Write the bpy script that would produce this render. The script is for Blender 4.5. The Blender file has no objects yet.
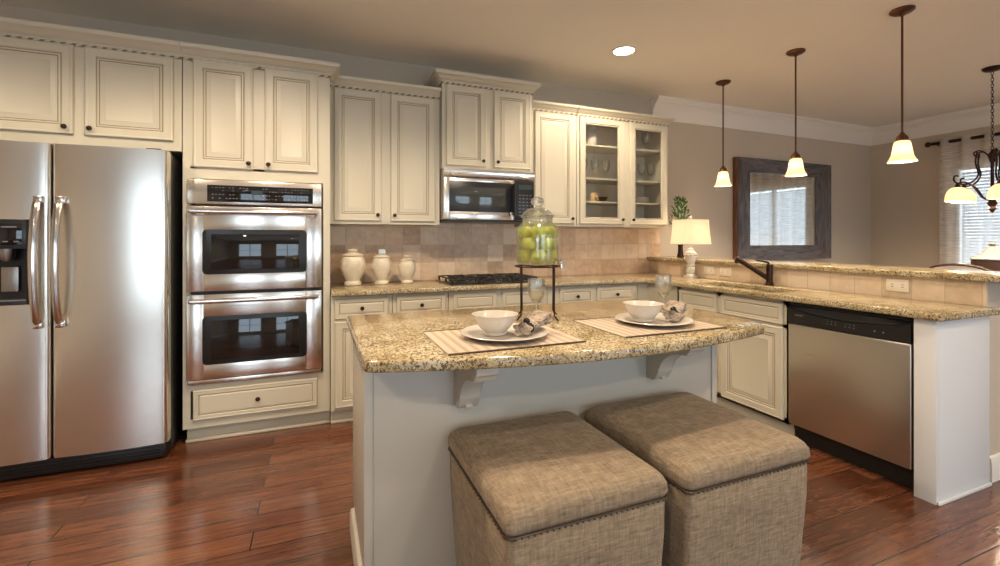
import bpy, bmesh, math, random
from mathutils import Vector, Matrix
C = bpy.context.scene.collection
SC = bpy.context.scene
PI = math.pi
random.seed(7)

# ------------------------------------------------------------------ camera
cam_d = bpy.data.cameras.new('camera'); cam = bpy.data.objects.new('camera', cam_d); C.objects.link(cam)
cam.location = (-.206, -3.837, 1.266)
cam.rotation_euler = (PI/2, 0, -.3833)
cam_d.sensor_width = 36; cam_d.lens = 452.2/1000*36; cam_d.shift_y = -.044; cam_d.clip_start = .05
SC.camera = cam
SC.view_settings.view_transform = 'Standard'; SC.view_settings.look = 'None'
SC.view_settings.gamma = 1; SC.view_settings.use_curve_mapping = False
SC.view_settings.exposure = 0.45
SC.cycles.max_bounces = 8; SC.cycles.diffuse_bounces = 5; SC.cycles.glossy_bounces = 4
SC.cycles.transmission_bounces = 8; SC.cycles.transparent_max_bounces = 16
SC.cycles.sample_clamp_indirect = 6

# ------------------------------------------------------------------ world: pale overcast daylight
W = bpy.data.worlds.new('sky'); SC.world = W; W.use_nodes = True
wn = W.node_tree.nodes; wn['Background'].inputs[0].default_value = (.70, .84, 1.0, 1); wn['Background'].inputs[1].default_value = 4.2

def lamp(name, kind, loc, energy, color, rot=(0, 0, 0), parent=None, **kw):
    d = bpy.data.lights.new(name, kind); d.energy = energy; d.color = color
    for k, v in kw.items(): setattr(d, k, v)
    o = bpy.data.objects.new(name, d); C.objects.link(o); o.location = loc; o.rotation_euler = rot
    if parent: o.parent = parent
    return o
WARM = (1.0, .81, .60)
E_CAN = 62; E_PEND = 27; E_CHAND = 11
def portal(loc, rot, sx, sy):
    o = lamp('window_portal', 'AREA', loc, 1, (1, 1, 1), rot, shape='RECTANGLE', size=sx, size_y=sy)
    o.data.cycles.is_portal = True
REAR_WINDOWS = [(-2.6, -.9, .25, 2.25), (.1, 1.9, .25, 2.25), (3.1, 4.9, .05, 2.25)]
for a, b, c, d in REAR_WINDOWS: portal(((a+b)/2, -7.06, (c+d)/2), (PI/2, 0, 0), b-a, d-c)
RW = (-2.75, -.88, .70, 2.12)     # window opening in the right wall: y0, y1, z0, z1
portal((6.93, (RW[0]+RW[1])/2, (RW[2]+RW[3])/2), (0, PI/2, 0), RW[3]-RW[2], RW[1]-RW[0])

# ------------------------------------------------------------------ materials
def new_mat(name):
    m = bpy.data.materials.new(name); m.use_nodes = True
    nt = m.node_tree; b = nt.nodes['Principled BSDF']
    return m, nt, b
def N(nt, t, **kw):
    n = nt.nodes.new(t)
    for k, v in kw.items():
        if k in n.inputs: n.inputs[k].default_value = v
        else: setattr(n, k, v)
    return n
def ramp(nt, fac, stops):
    r = nt.nodes.new('ShaderNodeValToRGB'); e = r.color_ramp.elements
    while len(e) > 1: e.remove(e[-1])
    e[0].position, e[0].color = stops[0][0], (*stops[0][1], 1)
    for p, c in stops[1:]:
        x = e.new(p); x.color = (*c, 1)
    nt.links.new(fac, r.inputs[0]); return r
def plain(name, col, rough=.5, metal=0, bump=0, bscale=60, spec=.5, var=0, vscale=4, **kw):
    m, nt, b = new_mat(name)
    b.inputs['Base Color'].default_value = (*col, 1); b.inputs['Roughness'].default_value = rough
    b.inputs['Metallic'].default_value = metal; b.inputs['Specular IOR Level'].default_value = spec
    tc = N(nt, 'ShaderNodeTexCoord')
    if bump:
        nz = N(nt, 'ShaderNodeTexNoise', Scale=bscale, Detail=3.0); nt.links.new(tc.outputs['Object'], nz.inputs['Vector'])
        bp = N(nt, 'ShaderNodeBump', Strength=bump, Distance=.01); nt.links.new(nz.outputs[0], bp.inputs['Height']); nt.links.new(bp.outputs[0], b.inputs['Normal'])
    if var:
        nz = N(nt, 'ShaderNodeTexNoise', Scale=vscale, Detail=4.0); nt.links.new(tc.outputs['Object'], nz.inputs['Vector'])
        r = ramp(nt, nz.outputs[0], [(.3, tuple(c*(1-var) for c in col)), (.7, tuple(min(1, c*(1+var)) for c in col))])
        nt.links.new(r.outputs[0], b.inputs['Base Color'])
    for k, v in kw.items(): b.inputs[k].default_value = v
    return m
def emis(name, col, s, base=(.9, .85, .7)):
    m, nt, b = new_mat(name); b.inputs['Base Color'].default_value = (*base, 1)
    b.inputs['Emission Color'].default_value = (*col, 1); b.inputs['Emission Strength'].default_value = s
    b.inputs['Roughness'].default_value = .35
    return m
def thin_glass(name, tint=(.97, .99, .98), refl=1.0):
    m, nt, b = new_mat(name); nt.nodes.remove(b)
    out = nt.nodes['Material Output']
    t = N(nt, 'ShaderNodeBsdfTransparent'); t.inputs[0].default_value = (*tint, 1)
    g = N(nt, 'ShaderNodeBsdfGlossy'); g.inputs['Roughness'].default_value = .03; g.inputs[0].default_value = (refl, refl, refl, 1)
    lw = N(nt, 'ShaderNodeLayerWeight'); lw.inputs[0].default_value = .5
    pw = N(nt, 'ShaderNodeMath', operation='POWER'); nt.links.new(lw.outputs['Facing'], pw.inputs[0]); pw.inputs[1].default_value = 3.5
    ma = N(nt, 'ShaderNodeMath', operation='MULTIPLY_ADD'); nt.links.new(pw.outputs[0], ma.inputs[0]); ma.inputs[1].default_value = .9; ma.inputs[2].default_value = .085
    mx = N(nt, 'ShaderNodeMixShader'); nt.links.new(ma.outputs[0], mx.inputs[0]); nt.links.new(t.outputs[0], mx.inputs[1]); nt.links.new(g.outputs[0], mx.inputs[2])
    nt.links.new(mx.outputs[0], out.inputs[0]); return m

def granite_mat():
    m, nt, b = new_mat('granite')
    tc = N(nt, 'ShaderNodeTexCoord'); L = nt.links.new
    n1 = N(nt, 'ShaderNodeTexNoise', Scale=7.0, Detail=5.0, Roughness=.6); L(tc.outputs['Object'], n1.inputs['Vector'])
    c1 = ramp(nt, n1.outputs[0], [(.3, (.33, .235, .11)), (.5, (.50, .395, .215)), (.68, (.62, .53, .35))])
    v1 = N(nt, 'ShaderNodeTexNoise', Scale=100.0, Detail=4.0, Roughness=.65); L(tc.outputs['Object'], v1.inputs['Vector'])
    s1 = ramp(nt, v1.outputs[0], [(.42, (0, 0, 0)), (.48, (1, 1, 1))])
    mx = N(nt, 'ShaderNodeMix', data_type='RGBA'); L(s1.outputs[0], mx.inputs[0]); mx.inputs[6].default_value = (.17, .115, .06, 1); L(c1.outputs[0], mx.inputs[7])
    v2 = N(nt, 'ShaderNodeTexNoise', Scale=150.0, Detail=3.0, Roughness=.7); L(tc.outputs['Object'], v2.inputs['Vector'])
    s2 = ramp(nt, v2.outputs[0], [(.40, (0, 0, 0)), (.44, (1, 1, 1))])
    mx2 = N(nt, 'ShaderNodeMix', data_type='RGBA'); L(s2.outputs[0], mx2.inputs[0]); mx2.inputs[6].default_value = (.03, .022, .018, 1); L(mx.outputs[2], mx2.inputs[7])
    v3 = N(nt, 'ShaderNodeTexVoronoi', Scale=150.0); L(tc.outputs['Object'], v3.inputs['Vector'])
    s3 = ramp(nt, v3.outputs['Color'], [(.84, (0, 0, 0)), (.88, (1, 1, 1))])
    mx3 = N(nt, 'ShaderNodeMix', data_type='RGBA'); L(s3.outputs[0], mx3.inputs[0]); L(mx2.outputs[2], mx3.inputs[6]); mx3.inputs[7].default_value = (.64, .57, .42, 1)
    L(mx3.outputs[2], b.inputs['Base Color']); b.inputs['Roughness'].default_value = .12
    return m

def tile_mat(name, size, axis, col_a, col_b, col_c, grout):
    # axis: which object coordinate runs along the wall ('x' or 'y')
    m, nt, b = new_mat(name); L = nt.links.new
    tc = N(nt, 'ShaderNodeTexCoord'); sp = N(nt, 'ShaderNodeSeparateXYZ'); L(tc.outputs['Object'], sp.inputs[0])
    cb = N(nt, 'ShaderNodeCombineXYZ'); L(sp.outputs[0 if axis == 'x' else 1], cb.inputs[0]); L(sp.outputs[2], cb.inputs[1])
    br = N(nt, 'ShaderNodeTexBrick'); br.offset = 0; br.squash = 1
    br.inputs['Scale'].default_value = 1; br.inputs['Brick Width'].default_value = size; br.inputs['Row Height'].default_value = size
    br.inputs['Mortar Size'].default_value = .003; br.inputs['Mortar Smooth'].default_value = .4
    L(cb.outputs[0], br.inputs['Vector'])
    dv = N(nt, 'ShaderNodeVectorMath', operation='SCALE'); dv.inputs[3].default_value = 1/size; L(cb.outputs[0], dv.inputs[0])
    fl = N(nt, 'ShaderNodeVectorMath', operation='FLOOR'); L(dv.outputs[0], fl.inputs[0])
    wn_ = N(nt, 'ShaderNodeTexWhiteNoise', noise_dimensions='2D'); L(fl.outputs[0], wn_.inputs['Vector'])
    nz = N(nt, 'ShaderNodeTexNoise', Scale=16.0, Detail=6.0, Roughness=.65); L(tc.outputs['Object'], nz.inputs['Vector'])
    ad = N(nt, 'ShaderNodeMath', operation='MULTIPLY_ADD'); L(nz.outputs[0], ad.inputs[0]); ad.inputs[1].default_value = .9
    m2 = N(nt, 'ShaderNodeMath', operation='MULTIPLY_ADD'); L(wn_.outputs[0], m2.inputs[0]); m2.inputs[1].default_value = .55; m2.inputs[2].default_value = -.18
    L(m2.outputs[0], ad.inputs[2])
    cr = ramp(nt, ad.outputs[0], [(.12, col_a), (.45, col_b), (.8, col_c)])
    mx = N(nt, 'ShaderNodeMix', data_type='RGBA'); L(br.outputs['Fac'], mx.inputs[0]); L(cr.outputs[0], mx.inputs[6]); mx.inputs[7].default_value = (*grout, 1)
    L(mx.outputs[2], b.inputs['Base Color']); b.inputs['Roughness'].default_value = .42
    iv = N(nt, 'ShaderNodeMath', operation='MULTIPLY_ADD'); L(br.outputs['Fac'], iv.inputs[0]); iv.inputs[1].default_value = -1; L(nz.outputs[0], iv.inputs[2])
    bp = N(nt, 'ShaderNodeBump', Strength=.35, Distance=.004); L(iv.outputs[0], bp.inputs['Height']); L(bp.outputs[0], b.inputs['Normal'])
    return m

def floor_mat():
    m, nt, b = new_mat('hardwood'); L = nt.links.new
    tc = N(nt, 'ShaderNodeTexCoord')
    br = N(nt, 'ShaderNodeTexBrick'); br.offset = .37; br.offset_frequency = 2
    br.inputs['Scale'].default_value = 1; br.inputs['Brick Width'].default_value = 1.25; br.inputs['Row Height'].default_value = .125
    br.inputs['Mortar Size'].default_value = .0028; br.inputs['Mortar Smooth'].default_value = .3; br.inputs['Bias'].default_value = 0
    br.inputs['Color1'].default_value = (0, 0, 0, 1); br.inputs['Color2'].default_value = (1, 1, 1, 1); br.inputs['Mortar'].default_value = (.5, .5, .5, 1)
    L(tc.outputs['Object'], br.inputs['Vector'])
    mp = N(nt, 'ShaderNodeMapping'); mp.inputs['Scale'].default_value = (1.5, 15, 1); L(tc.outputs['Object'], mp.inputs[0])
    off = N(nt, 'ShaderNodeVectorMath', operation='MULTIPLY_ADD'); L(br.outputs['Color'], off.inputs[0]); off.inputs[1].default_value = (9, 9, 9); L(mp.outputs[0], off.inputs[2])
    g = N(nt, 'ShaderNodeTexNoise', Scale=3.6, Detail=9.0, Roughness=.74, Distortion=.3); L(off.outputs[0], g.inputs['Vector'])
    a = N(nt, 'ShaderNodeMath', operation='MULTIPLY_ADD'); L(br.outputs['Color'], a.inputs[0]); a.inputs[1].default_value = .26
    s = N(nt, 'ShaderNodeMath', operation='ADD'); L(g.outputs[0], s.inputs[0]); s.inputs[1].default_value = -.13; L(s.outputs[0], a.inputs[2])
    cr = ramp(nt, a.outputs[0], [(.20, (.035, .012, .006)), (.40, (.095, .030, .013)), (.60, (.17, .060, .026)), (.82, (.26, .11, .05))])
    mx = N(nt, 'ShaderNodeMix', data_type='RGBA'); L(br.outputs['Fac'], mx.inputs[0]); L(cr.outputs[0], mx.inputs[6]); mx.inputs[7].default_value = (.012, .005, .003, 1)
    L(mx.outputs[2], b.inputs['Base Color'])
    rr = N(nt, 'ShaderNodeMath', operation='MULTIPLY_ADD'); L(g.outputs[0], rr.inputs[0]); rr.inputs[1].default_value = .18; rr.inputs[2].default_value = .13
    L(rr.outputs[0], b.inputs['Roughness'])
    w = N(nt, 'ShaderNodeTexNoise', Scale=1.6, Detail=3.0); L(off.outputs[0], w.inputs['Vector'])
    h = N(nt, 'ShaderNodeMath', operation='MULTIPLY_ADD'); L(br.outputs['Fac'], h.inputs[0]); h.inputs[1].default_value = -.7; L(w.outputs[0], h.inputs[2])
    bp = N(nt, 'ShaderNodeBump', Strength=.5, Distance=.006); L(h.outputs[0], bp.inputs['Height']); L(bp.outputs[0], b.inputs['Normal'])
    b.inputs['Coat Weight'].default_value = .35; b.inputs['Coat Roughness'].default_value = .12
    return m

def steel_mat(name, col=(.84, .785, .70), axis=0, rough=.20):
    m, nt, b = new_mat(name); L = nt.links.new
    tc = N(nt, 'ShaderNodeTexCoord'); mp = N(nt, 'ShaderNodeMapping')
    sc = [260, 260, 260]; sc[axis] = 2; mp.inputs['Scale'].default_value = sc; L(tc.outputs['Object'], mp.inputs[0])
    nz = N(nt, 'ShaderNodeTexNoise', Scale=1.0, Detail=2.0); L(mp.outputs[0], nz.inputs['Vector'])
    r = N(nt, 'ShaderNodeMath', operation='MULTIPLY_ADD'); L(nz.outputs[0], r.inputs[0]); r.inputs[1].default_value = .06; r.inputs[2].default_value = rough
    L(r.outputs[0], b.inputs['Roughness'])
    b.inputs['Base Color'].default_value = (*col, 1); b.inputs['Metallic'].default_value = 1
    return m

def fabric_mat(name, ca, cb_, scale=420):
    m, nt, b = new_mat(name); L = nt.links.new
    tc = N(nt, 'ShaderNodeTexCoord')
    outs = []
    for i, s3 in enumerate([(scale*.16, scale, scale), (scale, scale*.16, scale*.16), (scale*.16, scale*.16, scale)]):
        mp = N(nt, 'ShaderNodeMapping'); mp.inputs['Scale'].default_value = [x*.36 for x in s3]; L(tc.outputs['Object'], mp.inputs[0])
        nz = N(nt, 'ShaderNodeTexNoise', Scale=1.0, Detail=2.0, Roughness=.6); L(mp.outputs[0], nz.inputs['Vector']); outs.append(nz.outputs[0])
    a = N(nt, 'ShaderNodeMath', operation='ADD'); L(outs[0], a.inputs[0]); L(outs[1], a.inputs[1])
    a2 = N(nt, 'ShaderNodeMath', operation='ADD'); L(a.outputs[0], a2.inputs[0]); L(outs[2], a2.inputs[1])
    d = N(nt, 'ShaderNodeMath', operation='DIVIDE'); L(a2.outputs[0], d.inputs[0]); d.inputs[1].default_value = 3
    cr = ramp(nt, d.outputs[0], [(.30, ca), (.70, cb_)]); L(cr.outputs[0], b.inputs['Base Color'])
    bp = N(nt, 'ShaderNodeBump', Strength=.7, Distance=.004); L(d.outputs[0], bp.inputs['Height']); L(bp.outputs[0], b.inputs['Normal'])
    b.inputs['Roughness'].default_value = .9; b.inputs['Sheen Weight'].default_value = .08; b.inputs['Specular IOR Level'].default_value = .15
    return m

def sheer_mat():
    m, nt, b = new_mat('sheer_linen'); L = nt.links.new; nt.nodes.remove(b); out = nt.nodes['Material Output']
    tc = N(nt, 'ShaderNodeTexCoord'); mp = N(nt, 'ShaderNodeMapping'); mp.inputs['Scale'].default_value = (8, 8, 120); L(tc.outputs['Object'], mp.inputs[0])
    nz = N(nt, 'ShaderNodeTexNoise', Scale=1.0, Detail=3.0); L(mp.outputs[0], nz.inputs['Vector'])
    r = N(nt, 'ShaderNodeMapRange'); L(nz.outputs[0], r.inputs[0]); r.inputs[1].default_value = .3; r.inputs[2].default_value = .7; r.inputs[3].default_value = .42; r.inputs[4].default_value = .70
    t = N(nt, 'ShaderNodeBsdfTransparent'); d = N(nt, 'ShaderNodeBsdfDiffuse'); d.inputs[0].default_value = (.88, .82, .74, 1)
    tr = N(nt, 'ShaderNodeBsdfTranslucent'); tr.inputs[0].default_value = (.88, .84, .78, 1)
    m1 = N(nt, 'ShaderNodeMixShader'); m1.inputs[0].default_value = .4; L(d.outputs[0], m1.inputs[1]); L(tr.outputs[0], m1.inputs[2])
    m2 = N(nt, 'ShaderNodeMixShader'); L(r.outputs[0], m2.inputs[0]); L(t.outputs[0], m2.inputs[1]); L(m1.outputs[0], m2.inputs[2])
    L(m2.outputs[0], out.inputs[0]); return m

def stripe_mat(name, ca, cb_, scale):
    m, nt, b = new_mat(name); L = nt.links.new
    tc = N(nt, 'ShaderNodeTexCoord'); w = N(nt, 'ShaderNodeTexWave', Scale=scale, Distortion=.3); w.bands_direction = 'X'
    L(tc.outputs['Object'], w.inputs['Vector'])
    cr = ramp(nt, w.outputs['Color'], [(.25, ca), (.6, cb_)]); L(cr.outputs[0], b.inputs['Base Color']); b.inputs['Roughness'].default_value = .9
    nz = N(nt, 'ShaderNodeTexNoise', Scale=300.0); L(tc.outputs['Object'], nz.inputs['Vector'])
    bp = N(nt, 'ShaderNodeBump', Strength=.4, Distance=.002); L(nz.outputs[0], bp.inputs['Height']); L(bp.outputs[0], b.inputs['Normal'])
    return m
def rustic_mat(name, ca, cb_, axis=0, rough=.35):
    m, nt, b = new_mat(name); L = nt.links.new
    tc = N(nt, 'ShaderNodeTexCoord'); mp = N(nt, 'ShaderNodeMapping'); sc = [22, 22, 22]; sc[axis] = 3; mp.inputs['Scale'].default_value = sc; L(tc.outputs['Object'], mp.inputs[0])
    nz = N(nt, 'ShaderNodeTexNoise', Scale=1.0, Detail=6.0, Roughness=.6, Distortion=1.5); L(mp.outputs[0], nz.inputs['Vector'])
    cr = ramp(nt, nz.outputs[0], [(.3, ca), (.65, cb_)]); L(cr.outputs[0], b.inputs['Base Color']); b.inputs['Roughness'].default_value = rough
    bp = N(nt, 'ShaderNodeBump', Strength=.7, Distance=.01); L(nz.outputs[0], bp.inputs['Height']); L(bp.outputs[0], b.inputs['Normal'])
    return m

M = {}
M['cream'] = plain('cream_cabinet_paint', (.62, .57, .44), .38, bump=.04, bscale=30)
M['glaze'] = plain('brown_cabinet_glaze', (.27, .19, .11), .5)
M['cab_in'] = plain('cabinet_interior', (.76, .68, .54), .5)
M['island'] = plain('grey_white_island_paint', (.52, .475, .395), .45, bump=.04, bscale=40)
M['panelw'] = plain('white_panel_paint', (.72, .73, .73), .4)
M['granite'] = granite_mat()
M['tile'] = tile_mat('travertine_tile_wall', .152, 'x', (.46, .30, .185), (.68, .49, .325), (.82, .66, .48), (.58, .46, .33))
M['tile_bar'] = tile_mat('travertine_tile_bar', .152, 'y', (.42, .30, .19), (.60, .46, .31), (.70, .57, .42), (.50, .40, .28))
M['floor'] = floor_mat()
M['wall'] = plain('taupe_wall_paint', (.54, .465, .365), .85, bump=.05, bscale=90)
M['ceiling'] = plain('ceiling_paint', (.86, .82, .73), .9, bump=.04, bscale=70)
M['trim'] = plain('white_trim_paint', (.80, .76, .68), .4)
M['steel'] = steel_mat('brushed_steel', axis=0)
M['steel_d'] = steel_mat('brushed_steel_side', (.42, .40, .38), axis=0, rough=.32)
M['chrome'] = plain('polished_steel', (.72, .70, .67), .16, 1)
M['black'] = plain('black_plastic', (.012, .012, .012), .3)
M['blackglass'] = plain('black_glass', (.008, .008, .009), .04, spec=.8)
M['dark_in'] = plain('dark_cavity', (.02, .02, .02), .5)
M['iron'] = plain('cast_iron', (.012, .011, .011), .42, bump=.2, bscale=200)
M['bronze'] = plain('oil_rubbed_bronze', (.045, .022, .014), .34, .75)
M['bronze_r'] = plain('reddish_bronze', (.13, .055, .03), .36, .7)
M['grey_mark'] = plain('pale_print', (.20, .20, .19), .5)
M['display'] = emis('lit_display', (.25, .6, .25), .01, (.02, .03, .03))
M['ceramic'] = plain('cream_glazed_ceramic', (.70, .62, .48), .3, bump=.12, bscale=35, var=.08, vscale=20)
M['china'] = plain('white_china', (.62, .565, .49), .2)
M['glass'] = thin_glass('clear_glass')
_nt = M['glass'].node_tree; _o = _nt.nodes['Material Output']; _s = _o.inputs[0].links[0].from_socket
_g = N(_nt, 'ShaderNodeBsdfGlass', IOR=1.42, Roughness=0.0); _m = N(_nt, 'ShaderNodeMixShader'); _m.inputs[0].default_value = .45
_nt.links.new(_s, _m.inputs[1]); _nt.links.new(_g.outputs[0], _m.inputs[2]); _nt.links.new(_m.outputs[0], _o.inputs[0])
M['pane'] = thin_glass('window_glass', (.93, .95, .95), .8)
M['cabglass'] = thin_glass('cabinet_glass', (.98, .985, .98), .75)
M['apple'] = plain('green_apple_skin', (.60, .62, .09), .32, var=.25, vscale=14, **{'Subsurface Weight': .08})
M['stem'] = plain('apple_stem', (.09, .05, .02), .7)
M['ottoman'] = fabric_mat('taupe_tweed', (.13, .093, .060), (.37, .285, .19))
M['ottoman_trim'] = plain('dark_bronze_nail', (.10, .07, .045), .35, .6)
M['placemat'] = stripe_mat('striped_placemat', (.40, .31, .225), (.53, .43, .325), 9)
M['piping'] = plain('dark_piping', (.10, .06, .035), .8)
M['napkin'] = rustic_mat('patterned_napkin', (.035, .022, .018), (.60, .48, .36), 2, .85)
M['napkin'].node_tree.nodes['Mapping'].inputs['Scale'].default_value = (70, 30, 70)
M['ring'] = plain('dark_beaded_ring', (.02, .014, .014), .25, .4)
M['mirror'] = plain('mirror_silver', (.86, .88, .88), .015, 1)
M['rustic_h'] = rustic_mat('rustic_frame_boards_across', (.035, .027, .026), (.165, .135, .13), 0, .25)
M['rustic_v'] = rustic_mat('rustic_frame_boards_up', (.035, .027, .026), (.165, .135, .13), 2, .25)
M['frame_side'] = rustic_mat('rustic_frame_side', (.06, .02, .008), (.20, .075, .03), 2, .5)
M['sheer'] = sheer_mat()
M['blind'] = plain('white_blind', (.82, .83, .84), .5, **{'Transmission Weight': 0.0})
M['outlet'] = plain('ivory_outlet', (.78, .70, .56), .35)
M['outlet_hole'] = plain('outlet_slot', (.06, .05, .04), .6)
def frosted(name, tint, col, s):
    m, nt, b = new_mat(name); L = nt.links.new; nt.nodes.remove(b); out = nt.nodes['Material Output']
    tr = N(nt, 'ShaderNodeBsdfTranslucent'); tr.inputs[0].default_value = (*tint, 1)
    df = N(nt, 'ShaderNodeBsdfDiffuse'); df.inputs[0].default_value = (*tint, 1)
    em = N(nt, 'ShaderNodeEmission'); em.inputs[0].default_value = (*col, 1); em.inputs[1].default_value = s
    a = N(nt, 'ShaderNodeMixShader'); a.inputs[0].default_value = .35; L(tr.outputs[0], a.inputs[1]); L(df.outputs[0], a.inputs[2])
    ad = N(nt, 'ShaderNodeAddShader'); L(a.outputs[0], ad.inputs[0]); L(em.outputs[0], ad.inputs[1]); L(ad.outputs[0], out.inputs[0]); return m
M['shade_glass'] = frosted('amber_frosted_glass', (.92, .80, .60), (1.0, .64, .30), .22)
M['bulb'] = emis('warm_bulb', (1.0, .82, .55), 14)
M['can'] = emis('recessed_bulb', (1.0, .90, .74), 18)
M['lampshade'] = frosted('linen_lampshade', (.74, .64, .54), (1.0, .66, .44), .12)
M['leaf'] = plain('leaf_green', (.05, .12, .02), .5, var=.5, vscale=25)
M['crystal'] = plain('pale_green_stone', (.62, .60, .48), .25, var=.15, vscale=18)
M['sink'] = plain('satin_sink_steel', (.45, .44, .42), .3, 1)
M['table'] = rustic_mat('dark_table_wood', (.04, .018, .010), (.11, .05, .028), 0, .3)
M['cushion'] = plain('cream_upholstery', (.62, .56, .48), .9, bump=.2, bscale=250)
M['stone_grey'] = plain('weathered_grey_ceramic', (.26, .245, .215), .6, bump=.3, bscale=40, var=.2, vscale=12)
M['rust_band'] = plain('rusty_brown_band', (.16, .085, .05), .6, bump=.3, bscale=60)

# ------------------------------------------------------------------ mesh helpers
def wloc(o):
    v = Vector((0, 0, 0))
    while o is not None:
        v += o.location; o = o.parent
    return v
class MB:
    def __init__(s): s.bm = bmesh.new()
    def _bev(s, verts, b, seg=2):
        if b:
            es = list({e for v in verts for e in v.link_edges})
            bmesh.ops.bevel(s.bm, geom=es, offset=b, segments=seg, affect='EDGES', profile=.5)
    def box(s, x0, x1, y0, y1, z0, z1, b=0, mi=0, seg=2):
        x0, x1 = sorted((x0, x1)); y0, y1 = sorted((y0, y1)); z0, z1 = sorted((z0, z1))
        n0 = len(s.bm.faces)
        r = bmesh.ops.create_cube(s.bm, size=1)
        for v in r['verts']: v.co = Vector(((x0+x1)/2+v.co.x*(x1-x0), (y0+y1)/2+v.co.y*(y1-y0), (z0+z1)/2+v.co.z*(z1-z0)))
        s._bev(r['verts'], b, seg)
        if mi:
            s.bm.faces.ensure_lookup_table()
            for f in s.bm.faces[n0:]: f.material_index = mi
        return s
    def loft(s, loops, cap0=True, cap1=True, closed=True, mi=0):
        rows = [[s.bm.verts.new(p) for p in l] for l in loops]
        n = len(rows[0])
        for a, b_ in zip(rows, rows[1:]):
            for i in range(n if closed else n-1):
                j = (i+1) % n
                try: s.bm.faces.new((a[i], a[j], b_[j], b_[i])).material_index = mi
                except ValueError: pass
        if cap0: s.bm.faces.new(rows[0][::-1]).material_index = mi
        if cap1: s.bm.faces.new(rows[-1]).material_index = mi
        return rows
    def lathe(s, prof, c=(0, 0, 0), seg=28, axis='z', sx=1, sy=1, cap=True, mi=0):
        loops = []
        for r, z in prof:
            l = []
            for i in range(seg):
                a = 2*PI*i/seg; x, y = r*math.cos(a)*sx, r*math.sin(a)*sy
                p = (x, y, z) if axis == 'z' else ((z, x, y) if axis == 'x' else (y, z, x))
                l.append(Vector(p)+Vector(c))
            loops.append(l)
        s.loft(loops, cap and prof[0][0] > 1e-5, cap and prof[-1][0] > 1e-5, mi=mi); return s
    def tube(s, pts, r, seg=10, sq=1.0, mi=0):
        pts = [Vector(p) for p in pts]; loops = []
        up = Vector((0, 0, 1)); prev = None
        for i, p in enumerate(pts):
            t = (pts[min(i+1, len(pts)-1)]-pts[max(i-1, 0)]).normalized()
            if prev is None:
                u = t.cross(up)
                if u.length < .05: u = t.cross(Vector((1, 0, 0)))
                u.normalize()
            else:
                u = (prev-t*prev.dot(t)); u.normalize()
            w = t.cross(u); prev = u
            rr = r[i] if isinstance(r, (list, tuple)) else r
            loops.append([p+u*math.cos(2*PI*k/seg)*rr+w*math.sin(2*PI*k/seg)*rr*sq for k in range(seg)])
        s.loft(loops, mi=mi); return s
    def prism(s, poly, z0, z1, b=0, axis='z', seg=2, mi=0):
        def mp(p, z): return (p[0], p[1], z) if axis == 'z' else ((z, p[0], p[1]) if axis == 'x' else (p[0], z, p[1]))
        rows = s.loft([[mp(p, z0) for p in poly], [mp(p, z1) for p in poly]], mi=mi)
        if b:
            es = list({e for v in rows[0]+rows[1] for e in v.link_edges})
            bmesh.ops.bevel(s.bm, geom=es, offset=b, segments=seg, affect='EDGES', profile=.5)
        return s
    def sphere(s, c, r, u=16, v=10, sz=1, mi=0):
        prof = [(max(1e-6, r*math.sin(PI*i/v)), -r*sz*math.cos(PI*i/v)) for i in range(v+1)]
        return s.lathe(prof, c, u, mi=mi)
    def xform(s, m):
        bmesh.ops.transform(s.bm, matrix=m, verts=s.bm.verts); return s
    def build(s, name, mat, parent=None, local=False, ang=35):
        bm = s.bm
        bmesh.ops.remove_doubles(bm, verts=bm.verts, dist=1e-6)
        bmesh.ops.recalc_face_normals(bm, faces=bm.faces)
        if not local and parent is not None:
            w = wloc(parent); bmesh.ops.translate(bm, vec=-w, verts=bm.verts)
        me = bpy.data.meshes.new(name); 
        for f in bm.faces: f.smooth = True
        bm.to_mesh(me); bm.free()
        me.set_sharp_from_angle(angle=math.radians(ang))
        for m_ in (mat if isinstance(mat, (list, tuple)) else [mat]): me.materials.append(m_)
        o = bpy.data.objects.new(name, me); C.objects.link(o)
        if parent is not None: o.parent = parent
        return o
def tag(o, label, cat, group=None, kind=None):
    o['label'] = label; o['category'] = cat
    if group: o['group'] = group
    if kind: o['kind'] = kind
    return o
def thing(name, label, cat, loc=(0, 0, 0), rz=0, group=None):
    o = bpy.data.objects.new(name, None); C.objects.link(o); o.location = loc; o.rotation_euler = (0, 0, rz)
    o.empty_display_size = .1
    return tag(o, label, cat, group)
def solo(o, label, cat, loc=None, group=None, kind=None):
    return tag(o, label, cat, group, kind)
def dup(root, loc, rz=0, label=None, scale=None):
    def cp(o, par):
        c = o.copy(); C.objects.link(c); c.parent = par
        for k in o.children: cp(k, c)
        return c
    r = cp(root, None); r.location = loc; r.rotation_euler = (0, 0, rz)
    if scale: r.scale = (scale,)*3
    if label: r['label'] = label
    return r
def struct(name, mb, mat, label, cat):
    return tag(mb.build(name, mat), label, cat, kind='structure')
def mitre_sweep(mb, path, prof, cap=True, mi=0):
    """sweep profile (outward, z) along an open XY path; outward is to the right of travel"""
    pts = [Vector((p[0], p[1])) for p in path]; loops = []
    for i, p in enumerate(pts):
        d0 = (pts[i]-pts[i-1]).normalized() if i > 0 else None
        d1 = (pts[i+1]-pts[i]).normalized() if i < len(pts)-1 else None
        n0 = Vector((d0.y, -d0.x)) if d0 else None; n1 = Vector((d1.y, -d1.x)) if d1 else None
        if n0 is None: n = n1
        elif n1 is None: n = n0
        else:
            n = (n0+n1).normalized(); n = n/max(.3, n.dot(n0))
        loops.append([(p.x+n.x*o, p.y+n.y*o, z) for o, z in prof])
    mb.loft(loops, cap, cap, mi=mi); return mb
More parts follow.
